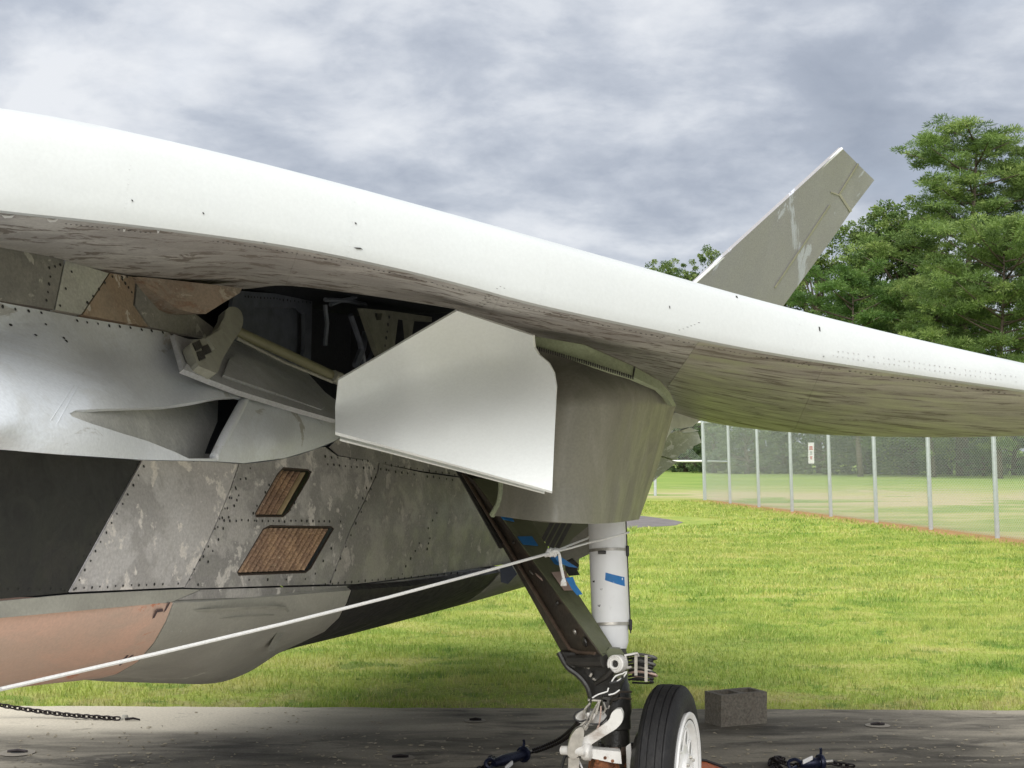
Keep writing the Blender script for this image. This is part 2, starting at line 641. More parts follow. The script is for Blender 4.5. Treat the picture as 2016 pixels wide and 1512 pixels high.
M['steel'] = plain('dull_steel', (.42, .40, .36), .38, .7, var=.2, scale=40, bump=.1)
M['rust'] = plain('rusty_steel', (.16, .06, .025), .75, .2, var=.5, scale=30, bump=.4, dirt=(.45, .18, .06), dirt_amt=.8)
M['tape'] = plain('blue_masking_tape', (.02, .16, .42), .6, bump=.1)
M['tape_tan'] = plain('tan_masking_tape', (.42, .31, .26), .7, bump=.1)
M['rubber'] = plain('black_tyre_rubber', (.006, .006, .007), .66, var=.35, scale=20, bump=.2, dirt=(.03, .028, .026), dirt_amt=.35)
M['rim'] = plain('white_wheel_paint', (.78, .78, .77), .35, var=.04, scale=10, dirt=(.5, .46, .40), dirt_amt=.35)
M['rope'] = plain('white_rope_fibre', (.80, .80, .78), .8, var=.08, scale=120, bump=.5)
M['cable'] = plain('black_cable', (.02, .02, .02), .5)
M['hose_grey'] = plain('grey_hose', (.10, .10, .095), .5)
M['chain'] = plain('dark_chain_iron', (.028, .022, .022), .5, .6, var=.4, scale=60)
M['navy'] = plain('navy_binder_paint', (.012, .016, .04), .32, .4, var=.4, scale=30, bump=.2)
M['orange'] = plain('orange_chock_paint', (.62, .16, .05), .6, bump=.2, dirt=(.1, .06, .04))
M['galv'] = plain('galvanised_steel', (.50, .54, .55), .5, .35, var=.1)
M['wire'] = plain('galvanised_wire', (.52, .56, .56), .5, .2, var=.1)
M['sign_white'] = plain('white_sign_face', (.80, .80, .80), .5, var=.03)
M['sign_red'] = plain('red_sign_print', (.55, .05, .05), .5)
M['sign_grey'] = plain('grey_sign_print', (.30, .33, .31), .5)
M['screen'] = worn('brown_mesh_screen', [(0.468, 0.312, 0.195), (0.377, 0.247, 0.163), (0.598, 0.442, 0.299), (0.26, 0.169, 0.117)], 9, (1, 1, 1), th=(.45, .6),
                   th2=(0.68, 0.75), rough=.6, bump=.6, seed=4.4, speck=.25)
M['screen_tan'] = plain('tan_bare_slat', (.42, .33, .19), .6, bump=.3)
M['screen_dark'] = plain('dark_screen_frame', (.05, .036, .028), .6)
M['torn'] = worn('torn_pale_panel', [(.42, .45, .34), (.52, .54, .46), (.66, .67, .62), (.33, .35, .25)], 5, (1, 1, 2), (0, .5, 0), th=(.45, .6), th2=(.62, .68), rough=.5)
M['white_torn'] = plain('white_honeycomb_skin', (.78, .79, .78), .5, bump=.2)

# ------------------------------------------------------------------ ground materials
def grass_colour(t, pos):
    """shared by the lawn sheet and its blades so their patches agree"""
    n1 = t.noise(pos, .22, 4, .55)
    n2 = t.noise(t.mapping(pos, scale=(.6, 1, 1)), 1.1, 6, .65, .4)
    c = t.ramp(n2, [(.32, (.165, .26, .045)), (.45, (.265, .36, .066)), (.54, (.36, .425, .092)), (.64, (.46, .455, .15))])
    n3 = t.noise(pos, 4.5, 5, .65, .5)
    c = t.mix(t.ramp(n3, [(.54, 0), (.68, .4)]), c, (.46, .42, .16))
    sy_ = t.n('ShaderNodeSeparateXYZ', {'Vector': pos}).outputs['Y']
    nr_ = t.n('ShaderNodeMapRange', {'Value': sy_, 'From Min': 11.6, 'From Max': 9.7}).outputs[0]
    c = t.mix(t.math('MULTIPLY', nr_, t.ramp(t.noise(t.mapping(pos, loc=(2, 9, 0)), 3.2, 6, .65, .5), [(.47, 0), (.58, .8)])), c, (.42, .35, .18))
    n4 = t.noise(t.mapping(pos, loc=(7, 3, 1)), 2.7, 5, .6, .5)
    c = t.mix(t.ramp(n4, [(.55, 0), (.64, .75)]), c, (.10, .21, .03))
    c = t.mix(t.ramp(n1, [(.40, 0), (.66, .55)]), c, (.37, .40, .11))
    return c


def fence_strip(t, pos):
    """dead grass along the fence line: distance from the line in plan"""
    s = t.n('ShaderNodeSeparateXYZ', {'Vector': pos})
    # signed distance (metres) from the fence line, positive beyond
    d = t.math('ADD', t.math('MULTIPLY', t.math('SUBTRACT', s.outputs['X'], 7.56), .9917),
               t.math('MULTIPLY', t.math('SUBTRACT', s.outputs['Y'], 45.2), .1285))
    nz = t.math('MULTIPLY', t.math('SUBTRACT', t.noise(pos, 1.4, 5, .6), .5), .5)
    return t.math('ADD', d, nz), s


def ground_mat():
    m, t, bs = base_mat('lawn_and_field')
    pos = t.n('ShaderNodeNewGeometry').outputs['Position']
    c = grass_colour(t, pos)
    fine = t.noise(pos, 38, 5, .7)
    c = t.mix(1.0, c, t.ramp(fine, [(.3, .62), (.7, 1.35)]), 'MULTIPLY')
    d, s = fence_strip(t, pos)
    # field beyond the fence: pale hay bands, then darker meadow
    fld = t.noise(t.mapping(pos, scale=(.6, 1, 1)), .30, 8, .62, .8)
    fc = t.ramp(fld, [(.32, (.20, .30, .075)), (.46, (.29, .36, .10)), (.55, (.42, .42, .17)), (.68, (.52, .46, .24))])
    yb = t.n('ShaderNodeMapRange', {'Value': s.outputs['Y'], 'From Min': 58, 'From Max': 78}).outputs[0]
    fc = t.mix(yb, fc, t.ramp(fld, [(.35, (.18, .29, .065)), (.65, (.30, .38, .10))]))
    hz = t.math('ADD', s.outputs['Y'], t.math('MULTIPLY', t.math('SUBTRACT', fld, .5), 70))
    hay = t.math('MULTIPLY', t.n('ShaderNodeMapRange', {'Value': hz, 'From Min': 47, 'From Max': 52}).outputs[0], t.n('ShaderNodeMapRange', {'Value': hz, 'From Min': 63, 'From Max': 56}).outputs[0])
    fc = t.mix(t.math('MULTIPLY', hay, .85), fc, (.50, .43, .26))
    c = t.mix(t.n('ShaderNodeMapRange', {'Value': d, 'From Min': .05, 'From Max': .6}).outputs[0], c, fc)
    far = t.n('ShaderNodeMapRange', {'Value': s.outputs['Y'], 'From Min': 52, 'From Max': 56}).outputs[0]
    c = t.mix(far, c, fc)
    strip = t.n('ShaderNodeMapRange', {'Value': t.math('ABSOLUTE', t.math('ADD', d, .12)), 'From Min': .25, 'From Max': .85,
                                       'To Min': .92, 'To Max': 0}).outputs[0]
    inr = t.n('ShaderNodeMapRange', {'Value': s.outputs['Y'], 'From Min': 52, 'From Max': 50}).outputs[0]
    c = t.mix(t.math('MULTIPLY', strip, inr), c, (.44, .25, .12))
    bp = t.n('ShaderNodeBump', {'Strength': .6, 'Distance': .05, 'Height': fine}).outputs[0]
    setin(t, bs, Base_Color=c, Roughness=.9, Normal=bp)
    bs.inputs['Specular IOR Level'].default_value = .15
    return m


def blade_mat():
    m, t, bs = base_mat('grass_blades')
    pos = t.n('ShaderNodeNewGeometry').outputs['Position']
    c = grass_colour(t, pos)
    at = t.n('ShaderNodeAttribute', attribute_name='tint').outputs['Fac']
    c = t.mix(t.ramp(at, [(.64, 0), (.86, .8)]), c, (.50, .45, .18))
    c = t.mix(1.0, c, t.ramp(at, [(0, .75), (.6, 1.3)]), 'MULTIPLY')
    setin(t, bs, Base_Color=c, Roughness=.55)
    bs.inputs['Specular IOR Level'].default_value = .3
    tr = t.n('ShaderNodeBsdfTranslucent', {'Color': t.mix(1.0, c, (1.0, 1.05, .85), 'MULTIPLY')})
    mx = t.n('ShaderNodeMixShader', {0: .35})
    t.t.links.new(bs.outputs[0], mx.inputs[1])
    t.t.links.new(tr.outputs[0], mx.inputs[2])
    out = [n for n in t.t.nodes if n.type == 'OUTPUT_MATERIAL'][0]
    t.t.links.new(mx.outputs[0], out.inputs['Surface'])
    return m


def concrete_mat():
    m, t, bs = base_mat('stained_concrete')
    pos = t.n('ShaderNodeNewGeometry').outputs['Position']
    wide = t.mapping(pos, scale=(.35, 1.0, 1))
    a = t.noise(wide, 1.9, 8, .6, .5)
    b = t.noise(wide, 4.2, 9, .66, .4)
    f = t.noise(pos, 60, 5, .7)
    ch = t.noise(t.mapping(pos, scale=(.6, 1, 1)), 9, 7, .7, .8)
    c = t.ramp(a, [(.36, (.13, .118, .095)), (.47, (.22, .20, .16)), (.60, (.35, .315, .25))])
    c = t.mix(t.ramp(b, [(.50, 0), (.62, .75)]), c, (.085, .078, .066))
    # lit strip at the far left of the pad, painted as a paler colour
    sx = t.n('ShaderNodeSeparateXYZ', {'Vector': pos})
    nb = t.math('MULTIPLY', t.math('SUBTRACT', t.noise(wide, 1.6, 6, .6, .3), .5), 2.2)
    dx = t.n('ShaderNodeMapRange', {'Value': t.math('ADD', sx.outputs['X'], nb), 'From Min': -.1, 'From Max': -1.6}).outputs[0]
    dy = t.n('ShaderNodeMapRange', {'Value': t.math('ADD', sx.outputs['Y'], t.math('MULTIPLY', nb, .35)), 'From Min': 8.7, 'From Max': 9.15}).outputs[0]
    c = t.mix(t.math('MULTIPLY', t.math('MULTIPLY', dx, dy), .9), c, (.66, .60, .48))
    # unseen near concrete made pale, added to bounce fill light under the aircraft
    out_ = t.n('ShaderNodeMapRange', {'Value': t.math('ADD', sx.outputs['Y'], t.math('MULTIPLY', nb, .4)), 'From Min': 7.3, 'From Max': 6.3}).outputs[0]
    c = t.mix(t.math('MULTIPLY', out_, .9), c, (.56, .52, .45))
    c = t.mix(t.ramp(ch, [(.60, 0), (.66, .8)]), c, (.34, .31, .25))
    c = t.mix(1.0, c, t.ramp(f, [(.25, .78), (.75, 1.2)]), 'MULTIPLY')
    bp = t.n('ShaderNodeBump', {'Strength': .35, 'Distance': .01, 'Height': t.math('ADD', f, ch)}).outputs[0]
    setin(t, bs, Base_Color=c, Roughness=.9, Normal=bp)
    bs.inputs['Specular IOR Level'].default_value = .12
    return m


M['ground'] = ground_mat()
M['blade'] = blade_mat()
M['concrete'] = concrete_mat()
M['asphalt'] = plain('worn_asphalt', (.16, .145, .14), .9, var=.25, scale=3, bump=.3)
M['block'] = plain('rough_cinder_block', (.27, .242, .195), .95, var=.35, scale=70, bump=.9, dirt=(.13, .085, .055), dirt_amt=.5)

# ================================================================== SETTING
# ground: one sheet reaching the horizon
ys = [-60, -20, 9.3, 30, 60, 120, 300, 900, 1900]
xs = [-1500, -400, -100, -30, 0, 30, 100, 400, 1500]
mb = MB()
mb.grid([[Vector((x, y, -.045)) for x in xs] for y in ys])
ground = struct(mb.build('ground', M['ground']))

# concrete pad with a slightly uneven far edge
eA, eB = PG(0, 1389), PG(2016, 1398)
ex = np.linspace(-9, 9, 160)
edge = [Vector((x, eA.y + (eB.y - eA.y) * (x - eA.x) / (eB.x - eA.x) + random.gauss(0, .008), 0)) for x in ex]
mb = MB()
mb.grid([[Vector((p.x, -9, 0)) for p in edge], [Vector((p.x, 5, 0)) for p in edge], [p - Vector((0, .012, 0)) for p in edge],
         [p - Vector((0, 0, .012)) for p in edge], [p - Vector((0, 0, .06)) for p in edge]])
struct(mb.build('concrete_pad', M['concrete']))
# old asphalt patch on the lawn
mb = MB()
ring = [PG(x, y, -.04) for x, y in spline([(1130, 1030), (1180, 1018), (1240, 1014), (1300, 1020), (1345, 1028), (1330, 1034), (1260, 1038), (1190, 1044), (1120, 1040)], 12, True)]
mb.add(ring + [p - UP * .03 for p in ring], [tuple(range(len(ring)))] + [(i, (i + 1) % len(ring), (i + 1) % len(ring) + len(ring), i + len(ring)) for i in range(len(ring))])
struct(mb.build('asphalt_path', M['asphalt'], smooth=False))


# grass blades
def blades(y0, y1, per, hmin, hmax, wid, name):
    area_x = lambda y: (-.36 * y - .5, .36 * y + .5)
    ptsx, ptsy = [], []
    yy = y0
    while yy < y1:
        dy = .25
        a, b = area_x(yy + dy)
        k = int((b - a) * dy * per)
        ptsx.append(rng.uniform(a, b, k))
        ptsy.append(rng.uniform(yy, yy + dy, k))
        yy += dy
    x, y = np.concatenate(ptsx), np.concatenate(ptsy)
    ed = eA.y + (eB.y - eA.y) * (x - eA.x) / (eB.x - eA.x)
    dist = (x - 7.56) * .9917 + (y - 45.2) * .1285
    # ragged clumps
    cl = np.sin(x * 3.1 + np.sin(y * 2.3) * 2) + np.sin(y * 4.7 + np.sin(x * 1.7) * 2)
    keep = (y > ed + rng.normal(.0, .035, len(x)) + .05 * np.sin(x * 5 + np.sin(x * 13))) & (dist < -.38 + rng.normal(0, .14, len(x)))
    x, y, cl = x[keep], y[keep], cl[keep]
    pa = ((x - 2.2) / 2.9) ** 2 + ((y - 36.5) / 3.6) ** 2
    x, y, cl = x[pa > 1], y[pa > 1], cl[pa > 1]
    n = len(x)
    h = rng.uniform(hmin, hmax, n) * (1 + .22 * cl)
    an = rng.uniform(0, 2 * np.pi, n)
    lean = rng.uniform(.1, .9, n) * h
    la = rng.uniform(0, 2 * np.pi, n)
    w_ = rng.uniform(.6, 1.3, n) * wid
    base = np.stack([x, y, np.full(n, -.045)], 1)
    side = np.stack([np.cos(an), np.sin(an), np.zeros(n)], 1) * w_[:, None] / 2
    ln = np.stack([np.cos(la), np.sin(la), np.zeros(n)], 1) * lean[:, None]
    mid = base + ln * .35 + np.array([0, 0, 1]) * (h * .6)[:, None]
    tip = base + ln + np.array([0, 0, 1]) * h[:, None]
    V = np.stack([base - side, base + side, mid + side * .8, mid - side * .8, tip], 1).reshape(-1, 3)
    i0 = np.arange(n) * 5
    quad = np.stack([i0, i0 + 1, i0 + 2, i0 + 3], 1)
    tri = np.stack([i0 + 3, i0 + 2, i0 + 4], 1)
    me = bpy.data.meshes.new(name)
    me.vertices.add(len(V))
    me.vertices.foreach_set('co', V.ravel())
    me.loops.add(n * 7)
    me.loops.foreach_set('vertex_index', np.concatenate([quad.ravel(), tri.ravel()]))
    me.polygons.add(n * 2)
    me.polygons.foreach_set('loop_start', np.concatenate([np.arange(n) * 4, n * 4 + np.arange(n) * 3]))
    me.update(calc_edges=True)
    at = me.attributes.new('tint', 'FLOAT', 'POINT')
    at.data.foreach_set('value', np.repeat(np.clip(rng.beta(2, 2.6, n), 0, 1), 5).astype(np.float32))
    me.materials.append(M['blade'])
    o = link(name, me, None, False, kind='stuff')
    return o


g1 = blades(9.55, 17, 1500, .014, .044, .006, 'lawn_grass')
g2 = blades(17, 30, 480, .025, .055, .012, 'lawn_grass')
g3 = blades(30, 50, 130, .03, .065, .024, 'lawn_grass')
for g, l in ((g1, 'sunlit mown grass beside the concrete pad'), (g2, 'mown grass in the middle of the lawn'), (g3, 'mown grass out towards the wire fence')):
    tag(g, l, 'grass')


# ------------------------------------------------------------------ trees
def leaf_mat(name, dark, light, tip):
    m, t, bs = base_mat(name)
    at = t.n('ShaderNodeAttribute', attribute_name='tint').outputs['Fac']
    o = t.n('ShaderNodeObjectInfo').outputs['Random']
    c = t.ramp(at, [(.05, dark), (.55, light), (.95, tip)])
    c = t.mix(1.0, c, t.ramp(o, [(0, .82), (1, 1.18)]), 'MULTIPLY')
    setin(t, bs, Base_Color=c, Roughness=.55)
    bs.inputs['Specular IOR Level'].default_value = .35
    tr = t.n('ShaderNodeBsdfTranslucent', {'Color': c})
    mx = t.n('ShaderNodeMixShader', {0: .3})
    t.t.links.new(bs.outputs[0], mx.inputs[1])
    t.t.links.new(tr.outputs[0], mx.inputs[2])
    out = [n for n in t.t.nodes if n.type == 'OUTPUT_MATERIAL'][0]
    t.t.links.new(mx.outputs[0], out.inputs['Surface'])
    return m


M['needle'] = leaf_mat('pine_needles', (.085, .14, .04), (.18, .27, .07), (.31, .39, .12))
M['needle_young'] = leaf_mat('young_pine_needles', (.07, .14, .035), (.14, .25, .055), (.21, .32, .085))
M['leaf'] = leaf_mat('broad_leaves', (.075, .13, .038), (.17, .25, .065), (.28, .35, .105))
M['leaf_grey'] = leaf_mat('shrub_leaves', (.07, .115, .05), (.14, .20, .085), (.22, .27, .13))
M['bark'] = plain('tree_bark', (.11, .085, .065), .9, var=.35, scale=6, bump=.6)


def foliage_mesh(name, clumps, per, size, leaf_l, leaf_w, mat, droop=.0, r=None, flat=.72, radial=1.0):
    """clumps: list of (centre, radius, tone); leaf-sized faces spread through each clump"""
    cs = np.array([c[0] for c in clumps])
    rs = np.array([c[1] for c in clumps])
    n = len(cs) * per
    ci = np.repeat(np.arange(len(cs)), per)
    d = r.normal(0, 1, (n, 3))
    d[:, 2] = d[:, 2] * .8 + .25
    d /= np.linalg.norm(d, axis=1)[:, None]
    rad = r.uniform(.1, 1, n) ** .55
    ctr = cs[ci] + d * rad[:, None] * rs[ci][:, None] * np.array([1, 1, flat])
    ax = d * radial + r.normal(0, .55, (n, 3)) + np.array([0, 0, .3 - droop])
    ax /= np.linalg.norm(ax, axis=1)[:, None]
    sd = np.cross(ax, r.normal(0, 1, (n, 3)))
    sd /= np.linalg.norm(sd, axis=1)[:, None] + 1e-9
    L = leaf_l * r.uniform(.6, 1.3, n)[:, None]
    Wd = leaf_w * r.uniform(.6, 1.3, n)[:, None]
    Vt = np.stack([ctr - ax * L * .5, ctr + sd * Wd * .5, ctr + ax * L * .5, ctr - sd * Wd * .5], 1).reshape(-1, 3)
    me = bpy.data.meshes.new(name)
    me.vertices.add(len(Vt))
    me.vertices.foreach_set('co', Vt.ravel())
    me.loops.add(n * 4)
    me.loops.foreach_set('vertex_index', np.arange(n * 4))
    me.polygons.add(n)
    me.polygons.foreach_set('loop_start', np.arange(n) * 4)
    me.update(calc_edges=True)
    tint = np.clip(.02 + .80 * r.random(len(cs))[ci] + r.normal(0, .12, n), 0, 1)
    me.attributes.new('tint', 'FLOAT', 'POINT').data.foreach_set('value', np.repeat(tint, 4).astype(np.float32))
    me.materials.append(mat)
    return me


def wood_mesh(name, segs):
    mb = MB()
    for pts, rads in segs:
        mb.tube(pts, rads, 6)
    me = bpy.data.meshes.new(name)
    me.from_pydata(mb.v, [], mb.f)
    me.polygons.foreach_set('use_smooth', [True] * len(me.polygons))
    me.materials.append(M['bark'])
    return me


def make_pine(seed, h, wid, base, mat, per=15, dens=1.0):
    r = np.random.default_rng(seed)
    segs, clumps = [], []
    lean = r.normal(0, .25, 2)
    axis = lambda t: Vector((lean[0] * t + .25 * math.sin(t * 5 + seed), lean[1] * t, h * t))
    segs.append(([axis(t) for t in np.linspace(0, 1, 10)], [.34 * (1 - t * .9) * h / 22 for t in np.linspace(0, 1, 10)]))
    nb = int(36 * dens)
    for i in range(nb):
        t = base + (1 - base) * ((i + .5) / nb) ** .85
        env = math.sin(math.pi * min(1, (1 - t) / (1 - base) * .80 + .17)) ** .75
        L = wid * env * r.uniform(.5, 1.15)
        an = i * 2.4 + r.uniform(-.5, .5)
        st = axis(t)
        up = r.uniform(-.05, .35) + .5 * (t - .5)
        dr = Vector((math.cos(an), math.sin(an), up))
        pts = [st + dr * L * s + Vector((0, 0, .10 * L * s * s)) for s in (0, .35, .7, 1)]
        segs.append((pts, [.08 * (1 - .3 * t), .06, .04, .015]))
        k = max(3, int(L * 3.6))
        for j in range(k):
            s = r.uniform(.42, 1.05)
            p = st + dr * L * s + Vector((r.normal(0, .14 * L), r.normal(0, .14 * L), .12 * L * s + r.normal(.1, .18)))
            clumps.append((tuple(p), r.uniform(.45, .85)))
    for j in range(10):
        clumps.append((tuple(axis(1) + Vector((r.normal(0, .45), r.normal(0, .45), r.normal(-.5, .5)))), r.uniform(.35, .6)))
    return foliage_mesh('pine_crown', clumps, per * 11, 1, .27, .05, mat, r=r, radial=2.2, flat=.55), wood_mesh('pine_trunk', segs)


def make_broad(seed, h, wid, base, mat, n_lump=34, per=46, leaf=.30):
    r = np.random.default_rng(seed)
    segs, clumps = [], []
    segs.append(([Vector((0, 0, 0)), Vector((.1, 0, h * .3)), Vector((.0, .15, h * .6)), Vector((.1, 0, h * .85))], [.26, .2, .13, .05]))
    for i in range(n_lump):
        t = r.uniform(base, 1) ** .9
        env = math.sin(math.pi * min(.95, max(.08, (t - base) / (1 - base) * .82 + .16))) ** .6
        an = r.uniform(0, 6.283)
        L = wid * env * r.uniform(.35, 1.0)
        c = Vector((math.cos(an) * L, math.sin(an) * L, h * t))
        if c.length > 0:
            segs.append(([Vector((0, 0, h * t * .75)), c * .6 + Vector((0, 0, h * t * .36)), c], [.09, .06, .02]))
        q = r.uniform(.7, 1.25) * wid * .30
        for j in range(9):
            d = Vector(r.normal(0, 1, 3)).normalized()
            clumps.append((tuple(c + d * q * r.uniform(.5, 1.0)), q * r.uniform(.25, .55)))
    return foliage_mesh('broadleaf_crown', clumps, per, 1, leaf, leaf * .62, mat, droop=.5, r=r, radial=.7), wood_mesh('broadleaf_trunk', segs)


KINDS = {
    'tall_pine': (make_pine(3, 24, 5.0, .22, M['needle'], 15, 1.6), 26.2),
    'slim_pine': (make_pine(8, 24, 4.2, .25, M['needle'], 14, 1.45), 26.2),
    'broad_pine': (make_pine(13, 16, 5.2, .10, M['needle'], 15, 1.6), 17.4),
    'young_pine': (make_pine(21, 13, 3.2, .15, M['needle_young'], 15, .9), 13),
    'oak': (make_broad(5, 17.5, 4.8, .06, M['leaf'], 62, 90, .19), 18),
    'elm': (make_broad(6, 17.5, 4.0, .06, M['leaf'], 52, 90, .19), 18),
    'shrub': (make_broad(9, 4.8, 2.8, .03, M['leaf_grey'], 26, 46, .20), 5),
}


def tree(kind, name, px, Y, ytop, label, rz=0.0, sx=1.0, group='trees and shrubs along the far edge of the field'):
    (crown, trunk), h0 = KINDS[kind]
    b = Vector(((px - 1008) / FPX * Y, Y, -.05))
    h = CAMZ + (886 - ytop) / FPX * Y
    s = h / h0
    o = thing(name, b, label, 'shrub' if kind == 'shrub' else 'tree', group)
    o.rotation_euler = (0, 0, rz)
    o.scale = (s * sx, s * sx, s)
    for n_, me in (('crown', crown), ('trunk', trunk)):
        c = bpy.data.objects.new(n_, me)
        col.objects.link(c)
        c.parent = o
    return o


tree('tall_pine', 'pine_tree', 1893, 100, 205, 'tallest pine tree with its layered dark crown rising right of the tail fin', .4, 1.32)
tree('slim_pine', 'pine_tree', 2040, 104, 240, 'pine at the right border nearly as tall as the tallest one', 1.2, 1.15)
tree('broad_pine', 'pine_tree', 1968, 90, 420, 'broad drooping pine with bare lower branches in front of the tallest pine', 2.0, 1.05)
tree('oak', 'broadleaf_tree', 1712, 110, 418, 'leafy tree whose top shows just right of the tail fin tip', .3, 1.0)
tree('elm', 'broadleaf_tree', 1612, 112, 470, 'leafy tree directly behind the lower trailing edge of the tail fin', 2.2, 1.05)
tree('young_pine', 'pine_tree', 1690, 97, 540, 'bright green young pine low in front of the leafy trees', .9, 1.1)
tree('oak', 'broadleaf_tree', 1798, 107, 395, 'leafy tree standing between the fin and the tallest pine', 3.6, 1.1)
tree('broad_pine', 'pine_tree', 1838, 95, 545, 'low bushy pine at the foot of the tallest pine above the wing', 4.1, .9)
tree('oak', 'broadleaf_tree', 1418, 125, 492, 'tree showing its top just left of the fin leading edge', 5.0, .85)
tree('elm', 'broadleaf_tree', 1362, 122, 505, 'middle one of the three treetops above the white wing edge left of the fin', 1.4, .9)
tree('oak', 'broadleaf_tree', 1312, 126, 515, 'leftmost treetop above the white wing edge', 2.7, .85)
tree('elm', 'broadleaf_tree', 1500, 120, 520, 'tree hidden behind the fin and seen below the wing near the gate', .2, 1.0)
tree('elm', 'broadleaf_tree', 1556, 116, 508, 'tree behind the fence left of the red and white sign', 3.0, .95)
tree('slim_pine', 'pine_tree', 2120, 97, 300, 'pine mostly outside the right border with branches reaching in', 2.9, 1.1)
tree('elm', 'broadleaf_tree', 1240, 128, 560, 'tree hidden behind the aircraft left of the three treetops', 4.4, 1.0)
tree('oak', 'broadleaf_tree', 1895, 106, 520, 'leafy tree behind the trunk of the tallest pine', 5.6, 1.0)
shr = [(1405, 112, 830, 'shrub behind the tall gate post'), (1470, 108, 838, 'shrub behind the second and third fence posts'),
       (1545, 110, 826, 'shrub seen through the wire left of the sign'), (1625, 106, 835, 'shrub seen through the wire right of the sign'),
       (1705, 108, 828, 'shrub behind the fence post nearest the middle of the wing tip shadow'), (1790, 104, 838, 'shrub behind the wire between the third and second posts from the right'),
       (1868, 106, 832, 'dark shrub just right of the second fence post from the right'), (1935, 99, 862, 'low shrub left of the rightmost fence post'),
       (1995, 103, 835, 'shrub at the right border behind the wire'), (1350, 118, 835, 'shrub seen behind the torn tail panel and the gate')]
for i, (px, Y, yt, lb) in enumerate(shr):
    tree('shrub', 'shrub', px, Y, yt, lb, i * 1.3, 1.25)

# the wood behind reads as one mass
r_ = np.random.default_rng(77)
cl_ = []
for i in range(1500):
    x_ = r_.uniform(4, 66)
    top = 9.5 + 2.5 * math.sin(x_ * .31) + 1.5 * math.sin(x_ * .83 + 1)
    cl_.append(((x_, 134 + r_.normal(0, 2.5), r_.uniform(0, 1) ** .8 * top), r_.uniform(.7, 1.5)))
wood = link('woodland', foliage_mesh('woodland', cl_, 40, 1, .34, .22, M['leaf_grey'], droop=.4, r=r_, radial=.7), None, False, kind='stuff')
tag(wood, 'dark mass of woodland closing the far side of the field', 'woodland')

# ------------------------------------------------------------------ fence
F0 = Vector((7.56, 45.2, -.045))
FSTEP = Vector((.412, -3.18, 0))
FDIR = FSTEP.normalized()
FH = 2.75
fence = thing('chain_link_fence', F0 - FSTEP * 2, 'tall chain link fence with galvanised posts running beside the lawn', 'fence')
for n_ in range(-2, 9):
    p = F0 + FSTEP * n_
    mb = MB()
    r_ = .062 if n_ == -2 else .048
    mb.tube([p, p + Vector((-.07, 0, FH))], r_, 10)
    mb.lathe([(r_ * 1.15, 0), (r_ * 1.1, .03), (r_ * .5, .06), (.001, .065)], p + Vector((-.07, 0, FH)), UP, 10)
    mb.build('post', M['galv'], fence)
mb = MB()
mb.tube([F0 - FSTEP * 2 + UP * FH * .985, F0 + FSTEP * 8 + UP * FH * .985], .028, 8)
mb.build('top_rail', M['galv'], fence)
mb = MB()
Lf = (FSTEP * 10).length
p0 = F0 - FSTEP * 2 + UP * .04
nrm = FDIR.cross(UP)
s = -FH
while s < Lf:
    for sg in (1, -1):
        a0, a1 = (s, s + FH) if sg == 1 else (s + FH, s)
        z0, z1 = 0.0, FH - .05
        # clip to the fence length
        pts = []
        for a, z in ((a0, z0), (a1, z1)):
            pts.append([a, z])
        (xa, za), (xb, zb) = pts
        def clip(x, z, x2, z2):
            if x < 0:
                return 0, z + (z2 - z) * (0 - x) / (x2 - x)
            if x > Lf:
                return Lf, z + (z2 - z) * (Lf - x) / (x2 - x)
            return x, z
        if max(xa, xb) > 0 and min(xa, xb) < Lf:
            A_ = clip(xa, za, xb, zb)
            B_ = clip(xb, zb, xa, za)
            mb.tube([p0 + FDIR * A_[0] + UP * A_[1] + nrm * .052 * 1, p0 + FDIR * B_[0] + UP * B_[1] + nrm * .052], .0027, 3, False)
    s += .075
mb.build('wire_mesh', M['wire'], fence, smooth=False)

gp = F0 - FSTEP * 2
gate = thing('pipe_gate', gp + Vector((-3.2, .4, 0)), 'pipe gate with a pale horizontal rail closing the far end of the fence', 'gate')
mb = MB()
mb.tube([gp + Vector((-.06, .03, 1.36)), gp + Vector((-3.2, .4, 1.36))], .035, 8)
mb.build('middle_rail', M['sign_white'], gate)
mb = MB()
mb.tube([gp + Vector((-.06, .03, 2.72)), gp + Vector((-3.2, .4, 2.72))], .035, 8)
mb.build('top_rail', M['sign_white'], gate)
mb = MB()
mb.tube([gp + Vector((-3.2, .4, 0)), gp + Vector((-3.2, .4, 2.75))], .05, 8)
mb.build('gate_post', M['galv'], gate)
mb = MB()
mb.tube([gp + Vector((.1, -.06, 1.36)), F0 - FSTEP + Vector((-.06, 0, 1.36))], .03, 8)
mb.build('brace_rail', M['galv'], fence)
mb = MB()
gd = Vector((-3.14, .37, 0))
gl = gd.length
gd.normalize()
s = -1.34
while s < gl:
    for sg in (1, -1):
        xa, xb = (s, s + 1.34) if sg == 1 else (s + 1.34, s)
        za, zb = 1.37, 2.71
        if min(xa, xb) > 0 and max(xa, xb) < gl:
            mb.tube([gp + gd * xa + UP * za, gp + gd * xb + UP * zb], .0026, 3, False)
    s += .07
mb.build('wire_mesh', M['wire'], gate, smooth=False)
sp0 = PG(1290, 976, -.04)
mb = MB()
mb.tube([sp0, sp0 + UP * .95], .055, 8)
mb.lathe([(.06, 0), (.05, .03), (.001, .04)], sp0 + UP * .95, UP, 8)
tag(mb.build('marker_post', M['galv']), 'short grey post standing in the grass behind the torn tail panel', 'post')

